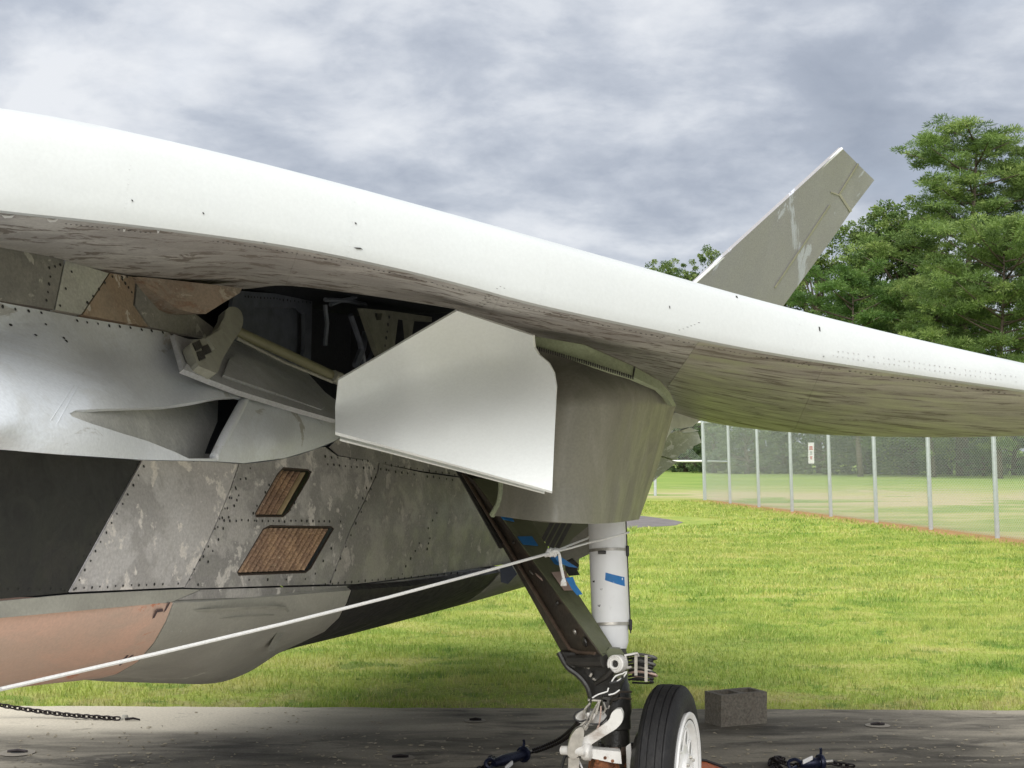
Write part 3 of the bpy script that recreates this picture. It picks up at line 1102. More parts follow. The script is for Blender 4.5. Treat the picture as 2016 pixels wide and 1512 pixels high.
# sign on the fence
sc_ = F0 + FDIR * 4.55 + nrm * -.07
sc_ = P(1597, 892, (F0 + FDIR * 4.3).y)
fs_n = Vector((-.55, -.835, 0)).normalized()
fs_r = Vector((.835, -.55, 0)).normalized()
sign = thing('warning_sign', sc_, 'narrow white sign with red print hanging on the wire fence', 'sign')
mb = MB()
mb.box(sc_, .17, .006, .58, (fs_r, fs_n, UP))
mb.build('sign_board', M['sign_white'], sign, smooth=False)
for zz, hh, ww, mt, nm in ((.175, .028, .085, 'sign_red', 'red_band'), (.14, .022, .10, 'sign_red', 'red_band'), (.105, .024, .10, 'sign_red', 'red_band'),
                           (.035, .02, .07, 'sign_grey', 'grey_print'), (.005, .02, .06, 'sign_grey', 'grey_print'), (-.03, .02, .07, 'sign_grey', 'grey_print'),
                           (-.10, .02, .07, 'sign_red', 'red_band'), (-.135, .025, .06, 'sign_red', 'red_band'), (-.165, .02, .03, 'sign_red', 'red_band')):
    mb = MB()
    mb.box(sc_ + UP * zz + fs_n * .006, ww, .004, hh, (fs_r, fs_n, UP))
    mb.build(nm, M[mt], sign, smooth=False)

# ================================================================== AIRCRAFT
AB = Vector((-1.2, 6.5, 0))
jet = thing('aircraft', AB, 'weathered grey jet aircraft with white wing edge parked on a concrete pad', 'aircraft')

# ---- leading edge of the wing: a rounded swept edge
Z0 = 3.7
LEd = Vector((.862, .513, 0)).normalized()
LEn = Vector((-.513, .862, 0)).normalized()
LE0 = Vector((-.348 * Z0, Z0, 0))


def PL(px, py, c):
    d = ray(px, py)
    k = (c + LE0.dot(LEn)) / Vector((d.x, d.y, 0)).dot(LEn)
    return Vector((0, 0, CAMZ)) + d * k


def itp(poly):
    xs_, ys_ = zip(*poly)
    return lambda x: float(np.interp(x, xs_, ys_))


TOPL = spline([(-900, 117), (-400, 172), (-200, 188), (0, 213), (150, 238), (300, 270), (450, 305), (600, 343), (750, 383), (1000, 452),
               (1250, 522), (1500, 592), (1750, 655), (2016, 717), (2300, 778), (2600, 838)], 20)
BOTL = spline([(-900, 284), (-400, 356), (-200, 386), (0, 414), (150, 430), (300, 447), (450, 467), (590, 488), (760, 523), (900, 557), (1050, 597),
               (1250, 641), (1500, 691), (1750, 730), (2016, 768), (2300, 812), (2600, 862)], 20)
fT, fB = itp(TOPL), itp(BOTL)
pxs = np.arange(-900, 2601, 20)
rows = []
prof = [(0, .12), (.015, .095), (.04, .070), (.08, .053), (.16, .038), (.3, .025), (.45, .014), (.6, .007), (.8, .002), (.92, .002), (1, .007)]
for f_, c_ in prof:
    rows.append([PL(x, fT(x) + (fB(x) - fT(x)) * f_, c_ * np.interp(x, [0, 2016], [1, .6])) for x in pxs])
# upper skin carries on aft of the top line
T0 = rows[0]
lenY = lambda x: float(np.interp(x, [-400, 900, 1400, 2016, 2600], [5, 5.6, 5.2, 2.4, .5]))
upper = []
for k_, dz in ((1, 0), (.9, -.01), (.55, .012), (.25, .03), (.06, .012), (0, 0)):
    upper.append([p + AFT * lenY(x) * k_ + UP * (dz if k_ < 1 else -(p.z - 1.70 - (.10 if x > 1200 else .25)) * 0.75 * float(np.interp(x, [800, 1500], [.12, 1]))) for x, p in zip(pxs, T0)])
mb = MB()
mb.grid(rows)
inner = [[PL(x, fB(x) + 5, .16 * np.interp(x, [0, 2016], [1, .75])) for x in pxs], [p + LEn * .16 for p in rows[6]], [p + LEn * .02 - UP * .01 for p in rows[0]]]
mb.grid([rows[-1]] + inner)
le = mb.build('wing_leading_edge', M['white_edge'], jet, angle=50)
mb = MB()
mb.grid(upper)
mb.build('wing_upper_skin', M['white_edge'], jet, angle=50)

# ---- wing underside
WU = Field([(-800, 298, 3.22), (-800, 345, 3.24), (-300, 372, 3.62), (0, 414, 3.84), (300, 447, 4.02), (590, 488, 4.22), (900, 557, 4.48), (1250, 641, 4.84), (1500, 691, 5.14),
            (1750, 730, 5.48), (2016, 768, 5.9), (2400, 830, 6.6),
            (-300, 434, 4.05), (0, 487, 4.43), (350, 556, 5.36), (470, 569, 5.8), (870, 605, 5.75), (1050, 660, 6.1), (1250, 722, 6.9),
            (1400, 832, 10.4), (1650, 857, 9.2), (1850, 861, 8.5), (2016, 858, 8.0), (2400, 850, 7.2)], 'Y')
CI = [(-800, 346), (-300, 434), (0, 487), (120, 510), (210, 537), (350, 556), (470, 569), (560, 562), (700, 578), (870, 604), (905, 613),
      (1000, 652), (1050, 682), (1150, 722), (1250, 768), (1325, 812), (1400, 832), (1500, 846), (1650, 857), (1850, 861), (2016, 858), (2400, 850)]
CIs = spline(CI, 15)


def under(name, b0, b1, c0, c1, mat):
    top = [(x, fB(x) + 1.5) for x in np.linspace(b0, b1, 12)]
    c0y, c1y = itp(CIs)(c0), itp(CIs)(c1)
    bot = [(c1, c1y)] + [q for q in CIs[::-1] if c0 < q[0] < c1] + [(c0, c0y)]
    return panel(name, top + bot, WU, mat, jet, .010, 17)


under('wing_underside_panel', -800, 588, -800, 562, M['under'])
under('wing_underside_panel', 588.3, 985, 562.3, 957, M['under'])
under('wing_underside_panel', 985.4, 1378, 957.4, 1292, M['under'])
under('wing_underside_panel', 1378.4, 1624, 1292.4, 1562, M['under_out'])
under('wing_underside_panel', 1624.4, 2396, 1562.4, 2396, M['under_out'])
runs = []
for a, b in ((130, 330), (420, 590), (600, 980), (990, 1370), (1385, 1615), (1632, 2010)):
    for x in range(a, b - 40, 42):
        runs.append(((x, fB(x) + 11), (x + 40, fB(x + 40) + 11), 10))
runs += [((985, 563), (940, 600), 7), ((994, 566), (949, 603), 7), ((1376, 634), (1300, 664), 8), ((1622, 700), (1570, 720), 8)]
rivets('underside_rivets', runs, WU, M['rivet'], jet, 2.1)


class LEField:
    def __call__(self, px, py):
        f_ = (py - fT(px)) / (fB(px) - fT(px))
        c_ = float(np.interp(f_, [q[0] for q in prof], [q[1] for q in prof])) * np.interp(px, [0, 2016], [1, .6])
        return PL(px, py, c_ - .001)
    normal = Field.normal


runs = []
for x in range(1640, 1980, 40):
    for o_ in (14, 24):
        runs.append(((x, fB(x) - o_), (x + 40, fB(x + 40) - o_), 9))
rivets('leading_edge_rivets', runs, LEField(), M['rivet_light'], jet, 1.3, .0012)
runs = []
for x0, fa, fb in ((243, .30, .98), (684, .2, .98), (1065, .35, .97), (1560, .3, .95)):
    f_a = (x0 + 14, fT(x0 + 14) + (fB(x0 + 14) - fT(x0 + 14)) * fa)
    f_b = (x0, fT(x0) + (fB(x0) - fT(x0)) * fb)
    runs.append((f_a, f_b, 9))
rivets('leading_edge_rivets', runs, LEField(), plain('pale_fastener', (.56, .57, .57), .5), jet, .8, .0012)
# dings and chips in the white paint
mb = MB()
LF = LEField()
for (x, y, sx, sy) in ((1613, 648, 1.6, 5), (1318, 605, 1, 3), (705, 489, 9, 2), (520, 478, 3, 1), (1450, 585, 2, 2), (700, 440, 2, 2), (260, 395, 2, 2), (400, 420, 2, 2)):
    panel('', [(x - sx, y - sy), (x + sx * .4, y - sy * .6), (x + sx, y + sy), (x - sx * .3, y + sy * .5)], LF, None, None, .0015, 6, off=.0025, mb=mb)
mb.build('paint_chip', M['seam'], jet, kind='stuff')

# sealant edge strip along the seam (brownish, broken)
seal = plain('brown_sealant', (.13, .092, .072), .8, var=.4, scale=40)
for a, b, w0, w1 in ((-40, 92, 3, 5), (100, 190, 4, 1.5), (196, 330, 2, 3), (338, 372, 2, 1), (396, 455, 1.5, 2.5), (470, 592, 2.2, 1.2), (640, 700, 1.2, 1.8), (850, 905, 1, 2), (960, 1080, .8, 1.6), (1120, 1300, 1.4, .8), (1330, 1376, 1.8, 1.2), (1420, 1520, .8, 1.8), (1560, 1640, 2.2, 1), (1690, 1830, .8, 1.4), (1880, 2010, 1.2, .8)):
    ribbon('seam_sealant', [(x, fB(x) + 2.5 + .8 * math.sin(x * .21)) for x in np.linspace(a, b, 6)], (w0, w1), WU, seal, jet, .003, .002, 9)
mb = MB()
for (x, y, l) in ((18, 424, 14), (105, 432, 12), (245, 451, 3), (312, 454, 3)):
    panel('', [(x - l, y - 2), (x, y - 1), (x + l * .8, y - 3), (x + l * .4, y + 2), (x - l * .6, y + 3)], WU, None, None, .002, 8, off=.004, mb=mb)
mb.build('paint_flake', M['rim'], jet, kind='stuff')

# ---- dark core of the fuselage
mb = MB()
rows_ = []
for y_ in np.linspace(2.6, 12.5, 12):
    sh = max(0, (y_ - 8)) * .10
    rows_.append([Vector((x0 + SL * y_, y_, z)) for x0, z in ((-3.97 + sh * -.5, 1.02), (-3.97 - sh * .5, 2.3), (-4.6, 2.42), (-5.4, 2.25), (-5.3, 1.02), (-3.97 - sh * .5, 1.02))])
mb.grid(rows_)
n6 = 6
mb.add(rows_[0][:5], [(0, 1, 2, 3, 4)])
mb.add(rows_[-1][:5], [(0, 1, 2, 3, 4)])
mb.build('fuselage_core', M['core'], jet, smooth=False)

# ---- lower fuselage side
FS = Field([(-200, 840, -2.98), (300, 850, -2.98), (700, 850, -3.0), (1000, 900, -3.05), (-200, 1020, -2.92), (300, 1020, -2.92), (700, 1020, -2.95),
            (1000, 1040, -3.0), (-200, 1185, -2.94), (300, 1190, -2.94), (690, 1165, -2.97), (1010, 1115, -3.05)], 'X0')
panel('black_side_panel', [(-900, 849), (0, 868), (279, 893), (277, 905), (133, 1167), (-900, 1262)], FS, M['black'], jet, .007, 22)
panel('side_panel', [(283, 890), (474, 895), (468, 918), (452, 965), (425, 1030), (398, 1090), (363, 1156), (138, 1166), (281, 906)], FS, M['grey_light'], jet, .007, 16)
v1 = [(558, 921), (607, 925), (612, 930), (608, 941), (568, 1008), (557, 1017), (504, 1017), (502, 1012), (546, 934)]
v2 = [(532, 1035), (652, 1037), (657, 1041), (612, 1119), (602, 1127), (470, 1132), (467, 1127), (518, 1042)]
panel('side_panel', [(476, 895), (640, 880), (664, 898), (745, 910), (742, 930), (715, 990), (690, 1040), (648, 1150), (395, 1158), (365, 1157), (400, 1090), (427, 1030),
                     (454, 965), (470, 918)], FS, M['grey'], jet, .007, 14, holes=[v1, v2])
panel('side_panel', [(747.5, 912), (830, 930), (930, 944), (968, 1010), (1018, 1108), (940, 1118), (820, 1135), (700, 1150), (650, 1151), (692, 1040), (717, 990), (744, 930)],
      FS, M['grey_dark'], jet, .007, 16)
panel('side_panel', [(668, 860), (760, 870), (930, 915), (960, 946), (930, 941), (830, 927), (749, 912), (668, 896), (650, 880)], FS, M['grey_dark'], jet, .007, 16)
panel('lower_trim_strip', [(-900, 1268), (133, 1171), (363, 1160), (395, 1161), (345, 1182), (335, 1186), (-900, 1299)], FS, M['belly'], jet, .007, 18)
panel('lower_trim_strip', [(349, 1181), (398, 1161), (652, 1154), (700, 1153), (820, 1138), (1018, 1112), (1014, 1122), (846, 1146), (694, 1160), (520, 1175)], FS, M['grey'], jet, .007, 14)
rivets('side_rivets', [((283, 918), (145, 1160), 21), ((270, 915), (128, 1163), 24), ((150, 1158), (350, 1148), 15), ((-5, 1160), (120, 1160), 18),
                       ((492, 922), (465, 985), 19), ((483, 925), (400, 1095), 19), ((462, 960), (372, 1142), 21), ((470, 975), (388, 1150), 22), ((440, 1025), (500, 1025), 12), ((505, 1026), (670, 1026), 11),
                       ((640, 899), (760, 911), 11), ((645, 915), (760, 925), 11), ((770, 916), (920, 938), 12), ((765, 927), (890, 945), 12),
                       ((740, 940), (650, 1145), 24), ((730, 942), (705, 1000), 16), ((612, 930), (570, 1005), 15), ((545, 928), (498, 1010), 15),
                       ((490, 1142), (600, 1140), 30), ((666, 1055), (620, 1130), 22), ((860, 1010), (790, 1130), 17), ((640, 1150), (900, 1128), 13),
                       ((850, 1050), (840, 1080), 8)], FS, M['rivet'], jet, 2.4)


def vent(poly, nsl, tanset, lab):
    """recessed parallelogram screen of ridged slats"""
    pl = np.array(poly, float)
    root = panel('vent_screen', [tuple(p) for p in pl], FS, M['screen_dark'], jet, .01, 16, off=-.022)
    root['label'] = lab
    # slats run from the lower edge up to the right, parallel to the slanted sides
    bl, br = lab_pts[lab][0], lab_pts[lab][1]
    tl, tr = lab_pts[lab][2], lab_pts[lab][3]
    for i in range(nsl):
        a0, a1 = (i + .17) / nsl, (i + .83) / nsl
        mb = MB()
        rows_ = []
        for s in np.linspace(0.015, .985, 7):
            row = []
            for k in range(5):
                a = a0 + (a1 - a0) * k / 4
                B_ = np.array(bl) + (np.array(br) - bl) * a
                T_ = np.array(tl) + (np.array(tr) - tl) * a
                q = B_ + (T_ - B_) * s
                p = FS(*q)
                n = FS.normal(*q)
                row.append(p + n * (-.0215 + .016 * math.sin(math.pi * k / 4)))
            rows_.append(row)
        mb.grid(rows_)
        mb.build('slat', M['screen_tan'] if i in tanset else M['screen'], root, angle=70)
    mb = MB()
    pts3 = [FS(*p) + FS.normal(*p) * -.002 for p in dens_poly([tuple(p) for p in pl], 12)]
    mb.tube(pts3 + [pts3[0]], .004, 5, False)
    mb.build('frame', M['screen_dark'], root)


lab_pts = {'small brown screen vent with one bare tan slat': ((505, 1014), (562, 1014), (556, 924), (610, 929)),
           'larger brown ridged screen vent': ((471, 1129), (606, 1124), (526, 1038), (654, 1040))}
vent(v1, 5, {4}, 'small brown screen vent with one bare tan slat')
vent(v2, 13, set(), 'larger brown ridged screen vent')

# ---- belly: lofts under the side
rb = [(-2.94, [(-900, 1289), (-200, 1192), (0, 1190), (345, 1187), (694, 1162), (850, 1148), (1020, 1120), (1140, 1095)]),
      (-2.96, [(-900, 1352), (-200, 1240), (0, 1230), (345, 1222), (694, 1186), (1020, 1130), (1140, 1100)]),
      (-3.03, [(-900, 1431), (-200, 1300), (0, 1283), (200, 1268), (345, 1262), (500, 1245), (694, 1211), (1020, 1139), (1140, 1106)]),
      (-3.16, [(-900, 1497), (-200, 1350), (0, 1326), (200, 1306), (345, 1303), (430, 1302), (520, 1272), (600, 1251), (694, 1231), (1020, 1148), (1140, 1113)]),
      (-3.34, [(-900, 1536), (-200, 1380), (0, 1352), (195, 1330), (260, 1328), (330, 1333), (390, 1337), (440, 1331), (500, 1308), (560, 1275), (694, 1241), (900, 1188), (1020, 1153), (1140, 1118)]),
      (-3.5, [(-900, 1547), (-200, 1388), (0, 1358), (195, 1336), (250, 1334), (300, 1340), (350, 1345), (390, 1347), (440, 1342), (490, 1323), (530, 1298), (560, 1281), (700, 1246), (900, 1193), (1030, 1156), (1140, 1122)])]
rb = [(x0, itp(spline(pl, 15))) for x0, pl in rb]


def belly(name, ba, bb, mat, n=26, lab=None):
    """ba, bb: px bounds per row"""
    rows_ = []
    for i, (x0, fy) in enumerate(rb):
        rows_.append([PX(x, fy(x), x0) for x in np.linspace(ba[i], bb[i], n)])
    last = rows_[-1]
    rows_.append([p - OUT * .4 - UP * .01 for p in last])
    rows_.append([p - OUT * 1.1 for p in last])
    rows_.append([p - OUT * 1.6 + UP * .3 for p in last])
    mb = MB()
    mb.grid(rows_)
    inn = [[p - OUT * .03 + UP * .02 for p in r_] for r_ in rows_]
    mb.grid([rows_[0], inn[0]])
    mb.grid([[r_[0] for r_ in rows_], [r_[0] for r_ in inn]])
    mb.grid([[r_[-1] for r_ in rows_], [r_[-1] for r_ in inn]])
    o = mb.build(name, mat, jet, angle=60)
    if lab:
        o['label'] = lab
    return o


cut1 = [342, 328, 305, 272, 230, 200]
cut2 = [692, 683, 668, 640, 595, 552]
cut3 = [985, 975, 962, 945, 925, 905]
belly('belly_panel', [-900] * 6, [c - 2 for c in cut1], M['pink'], 60, 'salmon pink primed belly panel')
belly('belly_fairing', [c + 1 for c in cut1], [c - 1 for c in cut2], M['belly'], 44, 'bulged grey belly fairing')
belly('belly_panel', [c + 1 for c in cut2], [c - 1 for c in cut3], M['black'], 26, 'black belly panel behind the bulge')
belly('belly_panel', [c + 1 for c in cut3], [1140] * 6, M['grey_dark'], 14, 'dark mottled rear belly panel')
# notch frame drawn round the corner of the pink panel
BF = Field([(-100, 1192, -2.94), (345, 1187, -2.94), (694, 1162, -2.94), (0, 1283, -3.03), (345, 1262, -3.03), (694, 1211, -3.03), (0, 1326, -3.16), (345, 1303, -3.16),
            (200, 1306, -3.16), (694, 1231, -3.16), (200, 1268, -3.03), (500, 1245, -3.03)], 'X0')
pale_fill = plain('pale_filler', (.31, .31, .275), .6, var=.15)
purple = plain('purple_brown_sealant', (.085, .055, .06), .7)
for (a, b, wd) in (([(309, 1203), (321, 1201)], None, 3.5), ([(309, 1203), (298, 1225), (285, 1250), (262, 1278), (243, 1300)], None, 2.2), ([(334, 1186), (318, 1215), (298, 1250), (270, 1282), (235, 1310)], None, 1.8)):
    ribbon('panel_edge', a, wd * 1.6, BF, purple, jet, .006, .004, 5)
for a, wd in (([(338, 1226), (350, 1207), (420, 1201), (545, 1196), (566, 1202), (574, 1216)], 5), ([(533, 1280), (545, 1258), (556, 1240)], 13), ([(368, 1222), (460, 1216), (540, 1211)], 1.5)):
    ribbon('filler_patch', a, wd, BF, pale_fill, jet, .0015, .002, 8)
rivets('belly_rivets', [((340, 1212), (372, 1210), 12), ((338, 1242), (355, 1242), 10), ((400, 1244), (480, 1240), 16), ((560, 1240), (530, 1280), 9)], BF, M['rivet_light'], jet, 1.7)

# ---- upper bulge of the fuselage with its scoop
SP = Field([(-200, 555, -3.08), (0, 595, -3.05), (200, 625, -3.05), (400, 660, -3.03),
            (-200, 650, -3.05), (0, 660, -3.01), (200, 690, -2.99), (330, 705, -2.99),
            (-200, 722, -2.80), (0, 722, -2.80), (200, 745, -2.82), (350, 765, -2.9),
            (-200, 790, -2.66), (0, 790, -2.66), (200, 800, -2.68), (400, 790, -2.82),
            (-200, 850, -2.60), (0, 855, -2.61), (200, 865, -2.62), (400, 880, -2.68), (550, 880, -2.78), (660, 850, -2.92),
            (500, 790, -2.88), (600, 800, -2.92), (660, 820, -2.96),
            (-200, 876, -2.64), (0, 885, -2.65), (280, 904, -2.67), (420, 907, -2.7), (560, 902, -2.82), (680, 860, -2.97)], 'X0')
scoop = [(137, 814), (150, 807), (200, 805), (250, 804), (320, 801), (370, 793), (430, 783), (465, 782), (487, 786), (424, 901), (417, 903), (372, 903), (345, 890), (290, 868), (240, 853), (180, 834), (142, 820)]
spo = [(-900, 452)] + [(0, 595), (150, 623), (330, 654), (345, 666), (362, 730), (470, 774), (560, 800), (662, 824), (680, 852), (660, 868),
                       (620, 884), (560, 902), (480, 912), (420, 908), (370, 907), (280, 905), (140, 896), (0, 885), (-900, 873)]
panel('fuselage_bulge', spo, SP, M['sponson'], jet, .012, 12, holes=[scoop])


def ramp_in(px, py):
    f_ = min(max((px - 140) / 270, 0), 1)
    return -.006 - .20 * f_ ** 1.3


RF = deeper(SP, ramp_in)
panel('scoop_ramp', [(130, 814), (150, 804), (250, 801), (370, 789), (430, 778), (428, 830), (412, 868), (398, 907), (372, 906), (290, 871), (180, 837), (140, 823)],
      RF, M['ramp'], jet, .01, 11)
for wl in ([(137, 814), (150, 807), (200, 805), (250, 804), (320, 801), (370, 793), (430, 783)], [(142, 820), (180, 834), (240, 853), (290, 868), (345, 890), (372, 903), (400, 903)]):
    q = spline(wl, 10)
    mb = MB()
    mb.grid([[SP(*p) - OUT * .012 for p in q], [RF(*p) for p in q]])
    mb.build('scoop_wall', M['ramp'], jet)
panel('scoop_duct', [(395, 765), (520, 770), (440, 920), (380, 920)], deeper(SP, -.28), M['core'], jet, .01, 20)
# underside of the bulge
q = spline([(680, 853), (660, 869), (620, 885), (560, 903), (480, 913), (420, 909), (370, 908), (280, 906), (140, 897), (0, 886), (-900, 874)], 20)
mb = MB()
mb.grid([[SP(*p) for p in q], [SP(*p) - OUT * .15 + UP * .01 for p in q], [PX(p[0], p[1], -3.02) for p in q]])
mb.build('bulge_underside', M['sponson'], jet)
mb = MB()
lp = [SP(486, 784), SP(470, 815), SP(447, 858), SP(426, 900)]
mb.tube([p - OUT * .008 for p in lp], [.016, .0175, .0175, .016], 12)
mb.build('scoop_lip', M['sponson'], jet)
# scrape ridges on the bulge
mb = MB()
for a, b in (((155, 758), (112, 835)), ((147, 756), (100, 828))):
    mb.tube([SP(*(np.array(a) + (np.array(b) - a) * t)) - OUT * .001 for t in np.linspace(0, 1, 8)], .0025, 5)
mb.build('tape_ridge', M['sponson'], jet)
rivets('bulge_rivets', [((5, 604), (80, 617), 22), ((150, 632), (320, 655), 20), ((70, 660), (90, 640), 20), ((130, 672), (125, 665), 8), ((20, 640), (20, 640), 5)], SP, M['rivet'], jet, 3.0)

# ---- panels at the wing root
WR = Field([(-200, 462, -3.1), (0, 488, -3.1), (350, 556, -3.1), (470, 570, -3.08), (-200, 562, -3.06), (0, 592, -3.06), (200, 625, -3.06), (430, 664, -3.05)], 'X0')
panel('root_panel', [(-900, 315), (0, 485), (126, 511), (106, 609), (0, 592), (-900, 449)], WR, M['root'], jet, .02, 16)
panel('root_panel', [(129, 512), (214, 538), (160, 619), (109, 610)], WR, M['root_light'], jet, .02, 12)
panel('root_panel', [(217, 538), (262, 545), (266, 560), (262, 600), (292, 643), (163, 620)], WR, M['root_brown'], jet, .02, 12)
panel('root_panel', [(266, 546), (300, 552), (360, 600), (434, 655), (432, 668), (345, 655), (296, 644), (266, 600), (270, 562)], WR, M['root'], jet, .02, 12)
panel('hinge_fairing', [(270, 545), (300, 547), (380, 556), (477, 567), (472, 577), (440, 596), (405, 618), (380, 616), (352, 609), (318, 586), (290, 566)], deeper(WR, lambda a, b: .02 + .13 * max(0, min(1, (a - 270) / 160))), M['wedge'], jet, .14, 11, back=-OUT)
ribbon('root_seam', [(266, 548), (300, 580), (352, 614)], (3, 7), WR, M['seam'], jet, .01, .01)
rivets('root_rivets', [((97, 528), (118, 522), 9), ((140, 535), (117, 602), 26), ((205, 556), (160, 610), 17), ((98, 545), (92, 590), 15), ((240, 550), (258, 575), 9), ((330, 606), (350, 622), 8), ((220, 545), (250, 545), 8)], WR, M['rivet'], jet, 2.8)

# ---- wheel bay
BW = Field([(400, 560, -3.78), (1000, 600, -3.78), (400, 800, -3.76), (1000, 800, -3.76)], 'X0')
panel('bay_wall', [(462, 572), (615, 583), (612, 720), (600, 760), (440, 690)], BW, M['bay'], jet, .02, 16,
      holes=[[(500, 606), (585, 606), (600, 618), (600, 690), (590, 715), (500, 680), (488, 660), (488, 616)]])
panel('bay_wall', [(480, 600), (606, 600), (606, 725), (480, 700)], BW, M['bay'], jet, .02, 16, off=-.05)
rivets('bay_rivets', [((482, 584), (545, 588), 6), ((550, 590), (610, 596), 7)], BW, M['core'], jet, 2)
BR = Field([(600, 560, -3.35), (1000, 600, -3.35), (600, 800, -3.35), (1000, 800, -3.35)], 'X0')
br_ = panel('bay_bracket', [(714, 607), (768, 612), (850, 624), (850, 634), (784, 628), (776, 690), (768, 722), (758, 722), (742, 690)], BR, M['bay_green'], jet, .03, 12,
            holes=[[(737, 615), (753, 617), (750, 630), (741, 630)]])
panel('bay_bracket', [(802, 628), (816, 629), (810, 668), (806, 668)], BR, M['bay_green'], jet, .03, 12)
rivets('bay_rivets', [((765, 625), (758, 680), 13)], BR, M['core'], jet, 3, .004)
mb = MB()
for a, b, r_ in (((640, 590), (720, 600), .012), ((650, 600), (700, 585), .010), ((720, 655), (700, 720), .02), ((640, 680), (640, 600), .012), ((690, 620), (720, 735), .016), ((735, 690), (700, 745), .012)):
    mb.tube([PX(*a, -3.45), PX((a[0] + b[0]) / 2 + 4, (a[1] + b[1]) / 2 - 3, -3.45), PX(*b, -3.45)], r_, 6)
mb.build('bay_pipes', M['bay'], jet)

mb = MB()
rf = [Vector((x0 + SL * y_, y_, 2.49)) for x0, y_ in ((-3.2, 4.9), (-4.5, 4.9), (-4.5, 9.4), (-2.2, 9.4))]
mb.quadbar(rf, [p + UP * .04 for p in rf])
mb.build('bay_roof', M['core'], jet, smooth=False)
mb = MB()
q0 = Vector((-3.94 + SL * 4.2, 4.2, 1.6))
mb.quadbar([q0, q0 + AFT * 5.2, q0 + AFT * 5.2 - OUT * .05, q0 - OUT * .05], [p + UP * .885 for p in (q0, q0 + AFT * 5.2, q0 + AFT * 5.2 - OUT * .05, q0 - OUT * .05)])
q1 = Vector((-3.94 + SL * 8.6, 8.6, 1.5))
mb.quadbar([q1, q1 + OUT * 1.6, q1 + OUT * 1.6 + AFT * .05, q1 + AFT * .05], [p + UP * .985 for p in (q1, q1 + OUT * 1.6, q1 + OUT * 1.6 + AFT * .05, q1 + AFT * .05)])
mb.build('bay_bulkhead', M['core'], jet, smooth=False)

# ---- inner bay door with its goose-neck arm and rod
DI = Field([(342, 659, -2.97), (362, 727, -2.84), (470, 770, -2.85), (662, 826, -2.88), (445, 668, -3.22), (640, 775, -3.05), (600, 730, -3.22), (500, 700, -3.15), (520, 770, -2.92)], 'X0')
panel('inner_bay_door', [(342, 658), (372, 668), (445, 666), (520, 690), (600, 728), (640, 772), (664, 790), (664, 827), (560, 797), (470, 769), (361, 726)], DI, M['door_in'], jet, .016, 12)
panel('door_pan', [(452, 706), (470, 697), (600, 744), (614, 762), (640, 800), (632, 806), (560, 780), (440, 738)], deeper(DI, .03), M['door_in'], jet, .03, 12)
panel('door_pan_rim', [(361, 727), (368, 716), (470, 756), (560, 785), (660, 814), (660, 826), (560, 797), (470, 769)], deeper(DI, .02), M['door_in'], jet, .02, 12)
AR = Field([(455, 612, -3.05), (478, 640, -3.02), (375, 690, -2.87), (425, 732, -2.82)], 'X0')
arm = panel('door_arm', spline([(444, 612), (452, 604), (463, 604), (474, 612), (479, 628), (475, 648), (462, 668), (448, 690), (436, 712), (427, 734), (410, 728), (391, 720), (384, 705), (374, 678), (382, 670),
                                (398, 667), (414, 658), (430, 646), (436, 634), (442, 624)], 6, True), AR, M['arm'], jet, .035, 8)
for pl in ([(378, 677), (392, 670), (398, 684), (385, 692)], [(396, 684), (408, 678), (416, 694), (402, 700)], [(386, 694), (398, 690), (404, 706), (392, 711)]):
    panel('pocket', pl, AR, M['gear_dark'], arm, .006, 8, off=.003)
panel('arm_web', [(404, 668), (432, 650), (440, 652), (420, 690)], AR, M['arm'], arm, .01, 8, off=.008)
mb = MB()
mb.tube([PX(466, 652, -3.1), PX(560, 695, -3.0), PX(664, 744, -2.92)], .021, 12)
mb.build('door_rod', M['rod'], jet)
mb = MB()
mb.tube([PX(466, 666, -3.1), PX(560, 713, -3.02), PX(655, 752, -2.92)], .007, 6)
mb.build('door_cable', M['arm'], jet)
mb = MB()
mb.lathe([(.001, -.03), (.026, -.03), (.028, .02), (.012, .035), (.001, .035)], PX(664, 744, -2.91), (PX(664, 744, -2.92) - PX(560, 695, -3.0)), 10)
mb.build('rod_end', M['arm'], jet)

# ---- white gear door plate
PF = Field([(665, 750, 5.33), (900, 612, 5.23), (1050, 662, 5.24), (1095, 760, 5.20), (1087, 965, 4.92), (660, 850, 5.18), (800, 672, 5.23), (662, 806, 5.36), (760, 775, 5.35), (880, 735, 5.33),
            (1000, 705, 5.33), (870, 905, 5.03), (900, 820, 5.14), (780, 830, 5.17), (1090, 860, 5.08), (1000, 800, 5.17)], 'Y')
plate = panel('gear_door_plate', [(666, 749), (780, 682), (900, 612), (975, 637), (1049, 661), (1051, 684), (1060, 698), (1080, 714), (1090, 732), (1095, 758), (1094, 800), (1087, 967), (660, 850), (660, 800)],
              PF, M['white_plate'], jet, .012, 14)
panel('gear_door_plate', [(669, 836), (1072, 944), (1072, 970), (669, 864)], deeper(PF, -.09), M['white_plate'], jet, .008, 12)

# ---- curved olive gear door
class DoorField:
    mode = 'Y'

    def val(self, px, py):
        e = 1330 - (py - 800) * .323
        t = (px - 970) / (e - 970)
        Y = 5.56 + (.24 * (1 - t / .42) ** 2 if t < .42 else 0) + (.62 * ((t - .42) / .58) ** 2.1 if t > .42 else 0)
        k = min(1, max(0, (800 - py) / 110))
        Y += .20 * k * k * (3 - 2 * k) - .0005 * max(0, py - 960)
        return 1 / Y

    def __call__(self, px, py):
        return P(px, py, 1 / self.val(px, py))
    normal = Field.normal


